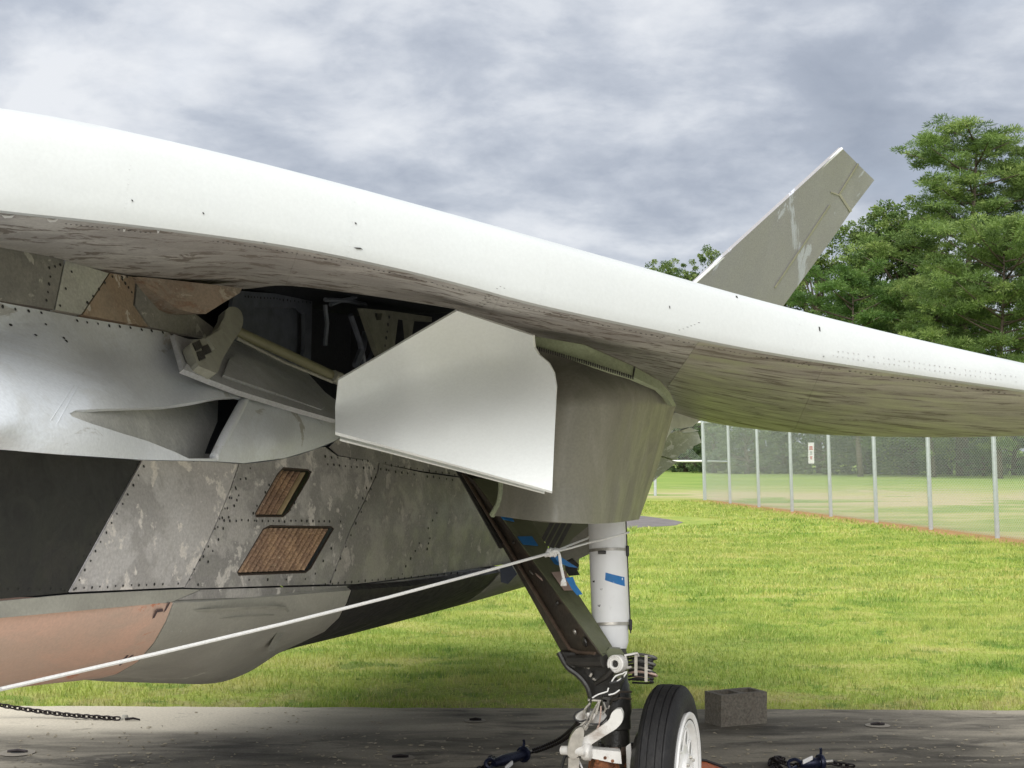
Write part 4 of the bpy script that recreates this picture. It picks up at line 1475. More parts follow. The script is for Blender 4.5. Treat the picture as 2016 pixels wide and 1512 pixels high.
OF = DoorField()
panel('curved_gear_door', [(1030, 660), (1150, 676), (1250, 721), (1300, 748), (1320, 772), (1330, 800), (1316, 850), (1300, 905), (1280, 962), (1258, 1023)] + spline([(1256, 1023), (1210, 1029), (1150, 1031), (1050, 1024), (970, 1015)], 12)
      + spline([(970, 1015), (981, 994), (986, 972), (987, 942)], 8) + [(1010, 900), (1030, 760)], OF, M['olive'], jet, .018, 12)
ff = panel('door_flange', [(1053, 662), (1150, 679), (1250, 723), (1300, 751), (1318, 772), (1331, 799), (1324, 800), (1312, 781), (1298, 766), (1246, 742), (1150, 711), (1056, 684)], deeper(OF, .11), M['olive_flange'], jet, .02, 10)
FFp = deeper(OF, .115)
mb = MB()
for i in range(44):
    t = i / 43
    x = 1058 + (1246 - 1058) * t
    y = np.interp(x, [1056, 1150, 1246], [684, 711, 742])
    c = FFp(x, y + 1.5)
    mb.box(c, .0045, .012, .014)
mb.build('flange_teeth', M['seam'], jet, smooth=False, kind='stuff')
mb = MB()
mb.tube([FFp(1250, 722), FFp(1246, 743)], .003, 4)
mb.build('flange_joint', M['seam'], jet)
mb = MB()
lipp = [OF(*q) for q in spline([(969, 1014), (981, 994), (986, 972), (987, 945)], 8)]
mb.tube(lipp, .012, 8)
mb.build('door_lip', M['olive_flange'], jet)

# ---- things behind the curved door
panel('rear_gear_door', [(1040, 1015), (1160, 1018), (1158, 1036), (1128, 1060), (1100, 1098), (1075, 1070), (1050, 1040)], lambda a, b: P(a, b, 7.6), M['brace_olive'], jet, .03, 14)
mb = MB()
for i in range(4):
    x = 1085 + i * 12
    mb.quadbar([P(x, 1024, 7.3), P(x + 9, 1024, 7.3), P(x + 9, 1024, 7.45), P(x, 1024, 7.45)],
               [P(x - 32, 1085, 7.3), P(x - 23, 1085, 7.3), P(x - 23, 1085, 7.45), P(x - 32, 1085, 7.45)])
mb.build('door_rib', M['gear_dark'], jet, smooth=False)
panel('rear_bay_plate', [(1120, 1022), (1166, 1022), (1166, 1088), (1128, 1106), (1096, 1098)], lambda a, b: P(a, b, 7.9), M['olive'], jet, .03, 14)
panel('rear_fairing', [(984, 1118), (1004, 1108), (1018, 1130), (1000, 1150), (986, 1146)], lambda a, b: P(a, b, 7.7), plain('dark_blue_paint', (.012, .022, .05), .4), jet, .05, 10)
panel('hinge_bracket', [(1112, 1108), (1128, 1100), (1140, 1112), (1136, 1122), (1142, 1132), (1120, 1134), (1114, 1124)], lambda a, b: P(a, b, 6.7), M['gear_dark'], jet, .06, 8)

# ---- drag brace (dark box beam with an olive side)
L0, L1 = P(900, 918, 6.95), P(1107, 1289, 6.22)
M0, M1 = P(931, 944, 6.72), P(1186, 1293, 5.98)
R0, R1 = P(990, 942, 6.82), P(1207, 1276, 6.10)
K0, K1 = L0 + R0 - M0, L1 + R1 - M1
brace = MB().quadbar([L0, M0, R0, K0], [L1, M1, R1, K1]).build('drag_brace', M['brace'], jet, smooth=True, bevel=.006)
nrm_ = (M1 - M0).cross(R1 - M1).normalized()
if nrm_.y > 0:
    nrm_ = -nrm_
ov = lambda p: p + nrm_ * .003
e_ = (R1 - M1) * .03
MB().add([ov(M0 + e_), ov(M1 + e_), ov(R1 - e_), ov(R0 - e_), M0 + e_, M1 + e_, R1 - e_, R0 - e_],
         [(0, 1, 2, 3), (0, 4, 5, 1), (2, 6, 7, 3), (1, 5, 6, 2), (0, 3, 7, 4)]).build('brace_side_plate', M['brace_olive'], brace, smooth=False)
nd = (L1 - L0).cross(M0 - L0).normalized()
if nd.y > 0:
    nd = -nd
on = lambda f_, g_: (L0 + (M0 - L0) * g_) + ((L1 + (M1 - L1) * g_) - (L0 + (M0 - L0) * g_)) * f_
mb = MB()
mb.tube([on(.02, .30) + nd * .002, on(.97, .30) + nd * .002, on(.985, .5) + nd * .002, on(.985, .9) + nd * .002], .0085, 8)
mb.build('brace_ridge', plain('brown_worn_ridge', (.095, .068, .05), .35, var=.3, scale=30), brace)
mb = MB()
mb.tube([on(-.02, .02), on(.45, .02)], .018, 8)
mb.build('brace_tube', M['gear_dark'], brace)
mb = MB()
mb.box(on(.57, .62) + nd * .002, .036, .004, .012, ((M0 - L0).normalized(), nd, (L1 - L0).normalized()))
mb.build('label_plate', M['steel'], brace, smooth=False)
mb = MB()
mb.box(on(.585, .82) + nd * .002, .07, .004, .016, ((M0 - L0).normalized(), nd, (L1 - L0).normalized()))
mb.build('tape_strip', M['tape_tan'], brace, smooth=False)
for f_, g_, r_ in ((.73, .78, .011), (.88, .72, .012), (.93, .8, .022), (.4, .7, .008)):
    mb = MB()
    mb.lathe([(.001, .005), (r_ * .6, .005), (r_, .001), (r_, -.004)], on(f_, g_), nd, 10)
    mb.build('bolt', M['gear_dark'] if r_ > .015 or f_ < .8 else M['steel'], brace)
# blue tape on the olive face
ol = lambda f_, g_: (M0 + (R0 - M0) * g_) + ((M1 + (R1 - M1) * g_) - (M0 + (R0 - M0) * g_)) * f_ + nrm_ * .0055
for fa, fb, ga, gb, nm, mt in ((.355, .40, .08, .62, 'tape_strip', 'tape'), (.232, .25, .0, .35, 'tape_strip', 'tape'), (.57, .67, .42, 1.05, 'tape_strip', 'tape_tan'), (.475, .53, .8, 1.02, 'tape_strip', 'tape')):
    MB().add([ol(fa, ga), ol(fb, ga - .0), ol(fb + .02, gb), ol(fa + .01, gb), *(q - nrm_ * .003 for q in (ol(fa, ga), ol(fb, ga), ol(fb + .02, gb), ol(fa + .01, gb)))],
             [(0, 1, 2, 3), (4, 5, 1, 0), (6, 7, 3, 2), (5, 6, 2, 1), (7, 4, 0, 3)]).build(nm, M[mt], brace, smooth=False)
panel('tape_flap', [(1113, 1138), (1128, 1136), (1134, 1152), (1147, 1170), (1136, 1172), (1126, 1160)], lambda a, b: P(a, b, 6.12 + (b - 1138) * .001), M['tape'], brace, .002, 6)
panel('tape_flap', [(1088, 1092), (1104, 1096), (1122, 1108), (1138, 1118), (1120, 1116), (1100, 1108)], lambda a, b: P(a, b, 6.30), M['tape'], brace, .002, 6)

# ---- main strut
s0, s1 = P(1193, 985, 6.32), P(1203, 1240, 6.24)
sa = (s1 - s0).normalized()
PXM = 6.25 / FPX
strut = MB().lathe([(37 * PXM, 0), (37 * PXM, .515), (36 * PXM, .525), (34 * PXM, .535), (33 * PXM, .60), (29 * PXM, .625), (27 * PXM, .635), (27.5 * PXM, .65), (20 * PXM, .655)], s0, sa, 36).build('main_strut', M['strut'], jet, angle=40)
at_ = lambda y: s0 + sa * ((y - 985) / 255 * (s1 - s0).length)
for y in (1085, 1229):
    mb = MB()
    mb.lathe([(37.4 * PXM, -.006), (38.2 * PXM, -.006), (38.2 * PXM, .006), (37.4 * PXM, .006)], at_(y), sa, 36)
    mb.build('clamp_band', M['steel'], strut)
    mb = MB()
    mb.box(at_(y) + Vector((37.5 * PXM, -.02, 0)), .014, .03, .045)
    mb.build('clamp_knob', M['cable'], strut, bevel=.004)
mb = MB()
mb.box(at_(1086) + Vector((-14 * PXM, -37 * PXM, 0)), .034, .012, .014)
mb.build('clamp_screw', M['gear_dark'], strut, bevel=.003)
mb = MB()
mb.tube([at_(y) + Vector((37.5 * PXM, -.012, 0)) for y in (1010, 1060, 1085, 1140, 1190, 1230, 1246)], .003, 6)
mb.build('sensor_cable', M['gear_dark'], strut)


def on_strut(x, y, k=37.6):
    c = at_(y)
    u = max(-.98, min(.98, ((x - (1193 + (y - 985) * 10 / 255)) / 37)))
    return c + Vector((u * k * PXM, -math.sqrt(1 - u * u) * k * PXM, 0))


panel('tape_strip', [(1190, 1125), (1227, 1135), (1228, 1153), (1189, 1140)], lambda a, b: on_strut(a, b), M['tape'], strut, .001, 6)
mb = MB()
for (x, y, q) in ((1190, 1190, 3), (1206, 1153, 3), (1214, 1170, 3), (1182, 1158, 2), (1217, 1115, 2), (1178, 1190, 2.5), (1168, 1144, 2), (1192, 1080, 2)):
    panel('', [(x - q, y - q * .6), (x + q, y - q), (x + q * .5, y + q), (x - q * .8, y + q * .7)], lambda a, b: on_strut(a, b, 37.2), None, None, .001, 8, mb=mb)
mb.build('paint_chip', M['cable'], strut, kind='stuff')
# dark collar below the white part, casting and lower cylinder
lo0 = at_(1276)
casting = MB()
casting.lathe([(.02, -.02), (.058, -.02), (.062, 0), (.062, .02), (.07, .025), (.07, .05), (.064, .06), (.064, .14), (.069, .15), (.069, .165), (.073, .18), (.073, .26), (.067, .28), (.067, .33),
               (.06, .335), (.06, .40), (.001, .40)], lo0, sa, 28)
casting = casting.build('gear_casting', M['gear_dark'], jet, angle=40)
# yoke reaching left to the drag brace
yk = spline([(1100, 1284), (1112, 1306), (1122, 1318), (1134, 1326), (1148, 1340), (1158, 1356), (1164, 1378)], 6)
pl = yk + [(1215, 1380), (1222, 1340), (1205, 1292), (1160, 1286)]
panel('yoke', pl, lambda a, b: P(a, b, 6.16 - .0006 * (a - 1100)), M['gear_dark'], casting, .09, 9)
for (x, y, sx, sy, mt) in ((1147, 1308, .03, .016, 'gear_white'), (1158, 1311, .02, .02, 'steel'), (1128, 1306, .03, .03, 'gear_dark'), (1163, 1328, .012, .02, 'steel'), (1172, 1338, .03, .01, 'steel')):
    mb = MB()
    mb.box(P(x, y, 6.10), sx, .03, sy, (Vector((.86, 0, -.5)), Vector((0, 1, 0)), Vector((.5, 0, .86))))
    mb.build('yoke_fitting', M[mt], casting, bevel=.003)
mb = MB()
mb.tube([P(x, y, 6.12 - .0006 * (x - 1100)) for x, y in yk], .012, 8)
mb.build('yoke_flange', M['gear_dark'], casting)
mb = MB()
mb.tube([P(1118, 1300, 6.1), P(1150, 1302, 6.06), P(1190, 1300, 6.0)], [.02, .026, .03], 10)
mb.build('yoke_rib', M['gear_dark'], casting)
mb = MB()
mb.tube([P(1172, 1346, 6.05), P(1196, 1330, 6.0), P(1206, 1318, 5.99)], [.01, .016, .018], 8)
mb.build('yoke_rib', M['gear_dark'], casting)
mb = MB()
mb.tube([P(1205, 1372, 6.0), P(1222, 1362, 5.985), P(1243, 1362, 6.02)], .005, 6)
mb.tube([P(1200, 1390, 6.0), P(1206, 1378, 5.99), P(1222, 1374, 5.98), P(1243, 1376, 6.02)], .004, 6)
mb.build('casting_bead', M['brace'], casting)
# hinge pin boss
bc = P(1211, 1307, 5.98)
bax = Vector((-.45, -.88, 0.1)).normalized()
mb = MB()
mb.lathe([(.001, -.02), (.012, -.02), (.015, .004), (.022, .006), (.024, .0), (.031, .004), (.036, .0), (.036, -.05), (.001, -.05)], bc, bax, 24)
mb.build('hinge_pin', M['gear_white'], casting, angle=30)
mb = MB()
mb.lathe([(.001, .0), (.0125, .0), (.0125, -.03)], bc + bax * -.004, bax, 16)
mb.build('pin_bore', M['seam'], casting)
# knuckle at the end of the olive side plate
panel('brace_knuckle', [(1186, 1290), (1200, 1276), (1222, 1278), (1232, 1292), (1234, 1318), (1224, 1340), (1206, 1330), (1196, 1312)], lambda a, b: P(a, b, 6.03), M['brace_olive'], casting, .05, 8)
# hose bracket with loops on the right of the collar
hb = MB()
hb.tube([P(1235, 1316, 6.02), P(1231, 1290, 6.0), P(1255, 1286, 5.99), P(1258, 1292, 6.0)], .0055, 6)
hb.tube([P(1231, 1316, 6.02), P(1242, 1313, 6.0)], .005, 6)
hb.build('hose_bracket', M['gear_white'], casting)
for i, (y0, xe, rr, mt) in enumerate(((1291, 1292, .0062, 'hose_grey'), (1297, 1284, .0055, 'cable'), (1304, 1289, .0062, 'hose_grey'), (1310, 1285, .0055, 'cable'), (1317, 1284, .0045, 'steel'), (1321, 1290, .0045, 'cable'),
                                      (1325, 1293, .005, 'tape_tan'), (1332, 1286, .0045, 'cable'), (1338, 1286, .0045, 'cable'))):
    mb = MB()
    yy = y0
    pts = [P(1238, yy, 6.06), P(1258, yy - 3, 6.0), P(xe - 10, yy + 1, 5.97), P(xe, yy + 5, 5.99), P(xe - 12, yy + 7, 6.06), P(1245, yy + 6, 6.1)]
    mb.tube([Vector(q) for q in spline([tuple(p) for p in pts], .012)], rr, 6)
    mb.build('hose', M[mt], casting)
for (x, y0, y1) in ((1272, 1290, 1342), (1252, 1290, 1330)):
    mb = MB()
    mb.quadbar([P(x - 3, y0, 5.955), P(x + 3, y0, 5.955), P(x + 3, y0, 5.965), P(x - 3, y0, 5.965)], [P(x - 3, y1, 5.955), P(x + 3, y1, 5.955), P(x + 3, y1, 5.965), P(x - 3, y1, 5.965)])
    mb.build('hose_clip', M['steel'], casting, smooth=False)
# loose wires
for pts, rr, mt in (([(1204, 1342), (1212, 1331), (1226, 1326), (1234, 1322), (1228, 1332), (1212, 1343)], .003, 'rim'), ([(1166, 1374), (1178, 1367), (1196, 1361), (1198, 1354)], .003, 'rim'),
                    ([(1198, 1368), (1210, 1365), (1220, 1358)], .003, 'rim'), ([(1183, 1390), (1182, 1410), (1178, 1430), (1166, 1448), (1156, 1458)], .0035, 'tape_tan'),
                    ([(1150, 1395), (1134, 1404), (1130, 1414), (1142, 1420), (1160, 1416)], .004, 'cable'), ([(1155, 1424), (1180, 1425), (1195, 1412), (1197, 1395)], .004, 'cable'),
                    ([(1148, 1462), (1140, 1476), (1138, 1492), (1146, 1512), (1152, 1530)], .004, 'rim'), ([(1200, 1345), (1222, 1340), (1226, 1330)], .006, 'cable'),
                    ([(1162, 1384), (1150, 1400), (1156, 1416), (1140, 1432), (1128, 1448)], .0045, 'steel'), ([(1176, 1386), (1168, 1402), (1160, 1422), (1146, 1440), (1134, 1452)], .005, 'steel'),
                    ([(1188, 1382), (1192, 1396), (1186, 1408)], .0035, 'steel'), ([(1128, 1478), (1112, 1490), (1106, 1512)], .007, 'cable')):
    mb = MB()
    mb.tube([Vector(q) for q in spline([tuple(P(x, y, 5.95 - .0004 * i)) for i, (x, y) in enumerate(pts)], .008)], rr, 6)
    mb.build('wire', M[mt], casting)
# cluster of fittings at left of the casting
for (x, y, sx, sz, mt, tl) in ((1170, 1378, .055, .008, 'steel', .05), (1192, 1382, .03, .045, 'gear_dark', .1), (1160, 1388, .012, .06, 'gear_dark', .25), (1176, 1392, .012, .06, 'steel', .25), (1190, 1378, .02, .012, 'tan', .2),
                               (1196, 1392, .014, .02, 'steel', .3), (1156, 1408, .012, .03, 'gear_white', .4), (1168, 1410, .011, .03, 'gear_white', .4), (1150, 1430, .03, .02, 'steel', .6)):
    mb = MB()
    mb.box(P(x, y, 5.97), sx, .03, sz, (Vector((math.cos(tl), 0, -math.sin(tl))), Vector((0, 1, 0)), Vector((math.sin(tl), 0, math.cos(tl)))))
    mb.build('line_fitting', M[mt], casting, bevel=.002)
# white upper torque arm
mb = MB()
ta = P(1219, 1408, 5.93)
panel('torque_arm', spline([(1214, 1396), (1222, 1396), (1226, 1404), (1225, 1420), (1214, 1434), (1195, 1446), (1170, 1462), (1152, 1474), (1138, 1480), (1134, 1468), (1142, 1456), (1160, 1446), (1180, 1432), (1198, 1418), (1204, 1404)], 5, True),
      lambda a, b: P(a, b, 5.90 + .0004 * (1230 - a)), M['gear_white'], jet, .035, 7)
panel('arm_flange', spline([(1133, 1412), (1146, 1399), (1165, 1400), (1190, 1402), (1196, 1412), (1188, 1424), (1160, 1428), (1136, 1420)], 6, True), lambda a, b: P(a, b, 6.0), M['gear_white'], jet, .03, 8)
mb = MB()
mb.box(P(1220, 1412, 5.915), .012, .02, .02)
mb.build('arm_pin', M['steel'], casting, bevel=.003)
# lower torque arm and joint
panel('torque_arm', [(1154, 1474), (1200, 1478), (1222, 1480), (1224, 1504), (1206, 1502), (1160, 1492), (1152, 1488)], lambda a, b: P(a, b, 5.93), M['gear_white'], jet, .06, 8)
panel('scissor_link', spline([(1134, 1436), (1146, 1432), (1150, 1445), (1138, 1490), (1118, 1488), (1122, 1455)], 6, True), lambda a, b: P(a, b, 5.90), M['steel'], jet, .04, 7)
panel('scissor_link', [(1119, 1492), (1140, 1492), (1140, 1540), (1118, 1540)], lambda a, b: P(a, b, 5.91), M['steel'], jet, .05, 9)
mb = MB()
mb.tube([P(1106, 1477, 5.95), P(1150, 1479, 5.90), P(1158, 1480, 5.93)], [.018, .02, .02], 14)
mb.build('torque_pin', M['gear_white'], jet)
mb = MB()
mb.lathe([(.0, -.01), (.03, -.01), (.034, .0), (.034, .022), (.022, .028), (.0, .028)], P(1152, 1480, 5.93), Vector((.9, -.3, 0)), 16)
mb.build('pin_collar', M['gear_white'], jet)
# piston, brake and rusty axle parts
pc = at_(1276) + sa * .40
mb = MB()
mb.lathe([(.001, 0), (.072, 0), (.076, .012), (.076, .03), (.06, .036), (.05, .06), (.05, .08), (.062, .085), (.068, .10), (.068, .13), (.05, .14), (.05, .26), (.001, .26)], pc, sa, 28)
mb.build('piston', plain('brown_worn_steel', (.13, .095, .075), .35, .5, var=.35, scale=30, bump=.1), jet)
mb = MB()
for i in range(9):
    an = 2 * math.pi * i / 9
    mb.lathe([(.001, .016), (.008, .016), (.009, 0), (.009, -.01)], pc + Vector((math.cos(an) * .068, math.sin(an) * .068, 0)) + UP * .0, UP, 6)
mb.build('collar_bolts', M['gear_dark'], jet, kind='stuff')
wa = Vector((.951, -.309, 0)).normalized()
WC = P(1317, 1523, 6.1)
mb = MB()
mb.tube([WC - wa * .33, WC - wa * .02], [.05, .045], 16)
mb.build('axle', M['rust'], jet)
mb = MB()
mb.lathe([(.001, -.03), (.05, -.03), (.055, -.02), (.055, .03), (.03, .035), (.001, .035)], P(1190, 1512, 5.98), Vector((.2, -.97, 0)), 18)
mb.build('axle_cap', M['rust'], jet)
mb = MB()
for i in range(8):
    an = 2 * math.pi * i / 8
    ce = P(1190, 1512, 5.94) + Vector((math.cos(an) * .042, 0, math.sin(an) * .042))
    mb.lathe([(.001, .012), (.007, .012), (.008, -.006)], ce, Vector((.2, -.97, 0)), 6)
mb.build('cap_bolts', M['rust'], jet, kind='stuff')
# brake plate between strut and wheel
mb = MB()
mb.lathe([(.04, -.13), (.17, -.125), (.20, -.10), (.20, -.08), (.17, -.07), (.04, -.07)], WC, wa, 28)
mb.build('brake_housing', M['gear_dark'], jet)
mb = MB()
mb.quadbar([P(1232, 1470, 6.02), P(1242, 1462, 6.02), P(1242, 1462, 6.07), P(1232, 1470, 6.07)], [P(1234, 1520, 6.02), P(1246, 1520, 6.02), P(1246, 1520, 6.07), P(1234, 1520, 6.07)])
mb.build('brake_caliper', M['gear_white'], jet, bevel=.004)

# ---- wheel
R_ = .36
tp = [(.245, -.064), (.262, -.074), (.30, -.078), (.335, -.068), (.350, -.056)]
tr_ = [(.3555, -.050), (.3565, -.046), (.3500, -.0455), (.3500, -.0415), (.3580, -.041), (.3590, -.019), (.3525, -.0185), (.3525, -.0145), (.3595, -.014), (.36, 0),
       (.3595, .014), (.3525, .0145), (.3525, .0185), (.3590, .019), (.3580, .041), (.35, .0415), (.35, .0455), (.3565, .046), (.3555, .050)]
tyre = MB().lathe(tp + tr_ + [(r, -h) for r, h in tp[::-1]], WC, wa, 72).build('main_wheel', M['rubber'], jet, angle=25)
tyre['label'] = 'black tyre of the main wheel'
rim = MB().lathe([(.235, -.07), (.235, .04), (.247, .066), (.252, .080), (.248, .087), (.240, .087), (.226, .082), (.224, .0795), (.2195, .0795), (.2175, .082), (.205, .081), (.198, .072), (.192, .064),
                  (.178, .060), (.110, .064), (.088, .070), (.080, .084), (.062, .088), (.058, .076), (.03, .074), (.001, .074)], WC, wa, 72).build('rim', M['rim'], tyre, angle=25)
mb = MB()
mb.lathe([(.2192, .0802), (.2242, .0802), (.2242, .0808), (.2192, .0808)], WC, wa, 72)
mb.build('rim_line', M['cable'], tyre)
ew1 = wa.cross(UP).normalized()
ew2 = wa.cross(ew1)
for i in range(9):
    an = 2 * math.pi * (i + .35) / 9
    c = WC + (ew1 * math.cos(an) + ew2 * math.sin(an)) * .146
    mb = MB()
    mb.lathe([(.038, .0625), (.036, .068), (.030, .067), (.027, .0630)], c, wa, 18)
    mb.build('hole_rim', M['rim'], tyre)
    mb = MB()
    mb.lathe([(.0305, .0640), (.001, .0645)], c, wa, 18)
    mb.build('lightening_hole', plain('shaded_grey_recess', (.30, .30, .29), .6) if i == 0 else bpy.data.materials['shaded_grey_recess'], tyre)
mb = MB()
for i in range(8):
    an = 2 * math.pi * i / 8
    c = WC + (ew1 * math.cos(an) + ew2 * math.sin(an)) * .071
    mb.lathe([(.001, .096), (.006, .096), (.007, .088), (.007, .084)], c, wa, 6)
mb.build('hub_bolts', M['steel'], tyre, kind='stuff')
mb = MB()
vc = WC + (ew1 * .55 + ew2 * .3) * .2
mb.tube([WC + wa * .05 - ew1 * .10 + UP * .03, WC + wa * .075 - ew1 * .105 + UP * .035], .009, 8)
mb.build('tyre_valve', M['rust'], tyre)

# ---- tail fin
FN = Field([(1395, 532, 11.0), (1658, 292, 11.7), (1723, 355, 12.3), (1560, 578, 11.9)], 'Y')
fin = panel('tail_fin', [(1290, 628), (1395, 532), (1520, 418), (1658, 292), (1688, 322), (1652, 380), (1674, 418), (1640, 468), (1560, 578), (1480, 688), (1380, 690)], FN, M['fin'], jet, .03, 18)
panel('rudder', [(1691, 324), (1723, 355), (1678, 414), (1656, 380)], FN, M['fin'], fin, .035, 14, off=-.008)
for pts, wd in (([(1690, 322), (1653, 382)], 1.6), ([(1653, 382), (1676, 417)], 2.2), ([(1636, 378), (1653, 384)], 1.2), ([(1634, 404), (1590, 470), (1526, 566)], 1.6)):
    ribbon('sealant_strip', pts, wd * 2.2, FN, M['tan'], fin, .02, .012, 12)
mb = MB()
mb.tube([FN(1290, 628) + Vector((0, .012, 0)), FN(1395, 532) + Vector((0, .012, 0)), FN(1658, 292) + Vector((0, .012, 0))], .012, 8)
mb.build('fin_leading_edge', M['white_torn'], fin)

# ---- torn tail panel behind the gear
TF = lambda a, b: P(a, b, 10.2 + (a - 1300) * .004)
tp_ = panel('torn_tail_panel', [(1308, 860), (1330, 848), (1345, 852), (1374, 850), (1377, 860), (1381, 871), (1372, 876), (1366, 878), (1363, 884), (1352, 884), (1350, 892), (1340, 893), (1334, 900), (1332, 906), (1298, 896), (1290, 890)], TF, M['torn'], jet, .06, 9)
panel('torn_tail_panel', [(1240, 870), (1298, 899), (1333, 909), (1306, 930), (1277, 955), (1240, 1000)], TF, M['torn'], jet, .06, 12, push=lambda a, b: Vector((0, -.02, 0)))
panel('torn_tail_panel', [(1318, 818), (1330, 812), (1390, 822), (1374, 830), (1362, 840), (1340, 844), (1326, 842), (1312, 862), (1300, 890), (1290, 888), (1305, 850)], TF, M['white_torn'], jet, .06, 9, push=lambda a, b: Vector((0, -.05, 0)))
panel('torn_edge', [(1340, 848), (1356, 842), (1374, 848), (1360, 851), (1344, 851)], TF, M['white_torn'], jet, .04, 8, push=lambda a, b: Vector((0, -.06, 0)))

mb = MB()
t0, t1 = Vector((.05, 10.4, 1.38)), Vector((.35, 12.2, 1.5))
mb.quadbar([t0, t0 + Vector((.82, 0, .06)), t0 + Vector((.78, 0, .50)), t0 + Vector((0, 0, .50))], [t1, t1 + Vector((.9, 0, .1)), t1 + Vector((.8, 0, .45)), t1 + Vector((0, 0, .45))])
mb.build('tail_boom', M['grey_dark'], jet, bevel=.03)

# ================================================================== OTHER THINGS
# ---- white rope
kn = P(1086, 1088, 5.86)
rope_pts = [PX(-160, 1394, -2.3), P(0, 1357, 3.75)] + [P(0, 1357, 3.75).lerp(kn, t) - UP * (.05 * math.sin(math.pi * t) * .3) for t in (.2, .4, .6, .8)] + [kn]
rope = thing('tie_rope', kn, 'thin white rope tied to the landing gear and stretched across to lower left', 'rope')
mb = MB()
mb.tube(rope_pts, .0056, 8)
mb.build('rope_line', M['rope'], rope)
sp1, sp2 = P(1160, 1068, 6.02), P(1231, 1049, 6.08)
mb = MB()
mb.tube([kn, kn.lerp(sp1, .5) - UP * .002, sp1 + Vector((0, -.005, 0)), P(1195, 1060, 5.985), P(1222, 1053, 6.03), P(1238, 1048, 6.14)], .0042, 6)
mb.tube([kn, P(1120, 1074, 5.95), P(1156, 1060, 6.03), P(1158, 1058, 6.2)], .0042, 6)
mb.build('rope_loop', M['rope'], rope)
mb = MB()
for i in range(5):
    c = kn + Vector(((i - 2) * .009, -.004, .002 * (i % 2)))
    mb.tube([c + Vector((.011 * math.cos(a) * .5, .012 * math.sin(a), .013 * math.cos(a))) for a in np.linspace(0, 2 * math.pi, 11)], .006, 6)
mb.build('rope_knot', M['rope'], rope)
mb = MB()
mb.tube([Vector(q) for q in spline([tuple(P(x, y, 5.84)) for x, y in ((1088, 1086), (1096, 1084), (1101, 1092), (1104, 1112), (1108, 1132), (1110, 1142))], .008)], .0062, 7)
mb.build('rope_tail', M['rope'], rope)
mb = MB()
for dx in (-5, -2, 1, 4):
    mb.tube([P(1110, 1138, 5.84), P(1110 + dx * .8, 1146, 5.83), P(1110 + dx, 1153, 5.84)], [.005, .0045, .003], 6)
mb.build('frayed_end', M['rope'], rope)


# ---- chain lying from the left to its anchor
def link_mesh(L, Wd, r_):
    pts = []
    for a in np.linspace(0, 2 * math.pi, 13)[:-1]:
        pts.append(Vector((math.cos(a) * Wd / 2 + 0, (L / 2 - Wd / 2) * (1 if math.sin(a) > 0 else -1) * min(1, abs(math.sin(a)) * 3) + math.sin(a) * Wd / 2, 0)))
    vs_, fs = [], []
    n, k = len(pts), 5
    for i, p in enumerate(pts):
        t = (pts[(i + 1) % n] - pts[i - 1]).normalized()
        s_ = t.cross(UP)
        for j in range(k):
            an = 2 * math.pi * j / k
            vs_.append(p + (s_ * math.cos(an) + UP * math.sin(an)) * r_)
    for i in range(n):
        for j in range(k):
            fs.append((i * k + j, i * k + (j + 1) % k, ((i + 1) % n) * k + (j + 1) % k, ((i + 1) % n) * k + j))
    me = bpy.data.meshes.new('link')
    me.from_pydata(vs_, [], fs)
    me.polygons.foreach_set('use_smooth', [True] * len(fs))
    me.materials.append(M['chain'])
    return me


LK = link_mesh(.046, .026, .0055)


def chain_along(parent, pts, pitch=.033):
    pts = [Vector(q) for q in spline([tuple(p) for p in pts], .004)]
    acc, last = 0, pts[0]
    i = 0
    for a, b in zip(pts, pts[1:]):
        acc += (b - a).length
        if acc >= pitch:
            acc -= pitch
            d = (b - a).normalized()
            o = bpy.data.objects.new('link', LK)
            col.objects.link(o)
            o.parent = parent
            q = d.to_track_quat('Y', 'Z').to_matrix().to_4x4() @ Matrix.Rotation(math.pi / 4 + (i % 2) * math.pi / 2, 4, 'Y')
            o.matrix_basis = Matrix.Translation(b - parent.location) @ q
            i += 1


ca = PG(246, 1416, .012)
ch = thing('ground_chain', ca, 'dark chain running along the pad at left to a small anchor', 'chain')
chain_along(ch, [PG(-60, 1376, .13), PG(0, 1388, .085), PG(60, 1398, .05), PG(140, 1408, .026), PG(238, 1415, .012)])
mb = MB()
mb.lathe([(.001, .028), (.016, .026), (.022, .012), (.03, 0), (.03, -.012)], PG(246, 1416, .0), UP, 12)
mb.build('anchor', plain('pale_anchor_knob', (.42, .40, .34), .7, bump=.3), ch)
mb = MB()
mb.tube([ca + Vector((0, 0, 0)), ca + Vector((.05, .01, .004)), ca + Vector((.09, .02, -.006))], [.009, .008, .005], 6)
mb.build('anchor_bar', M['chain'], ch)

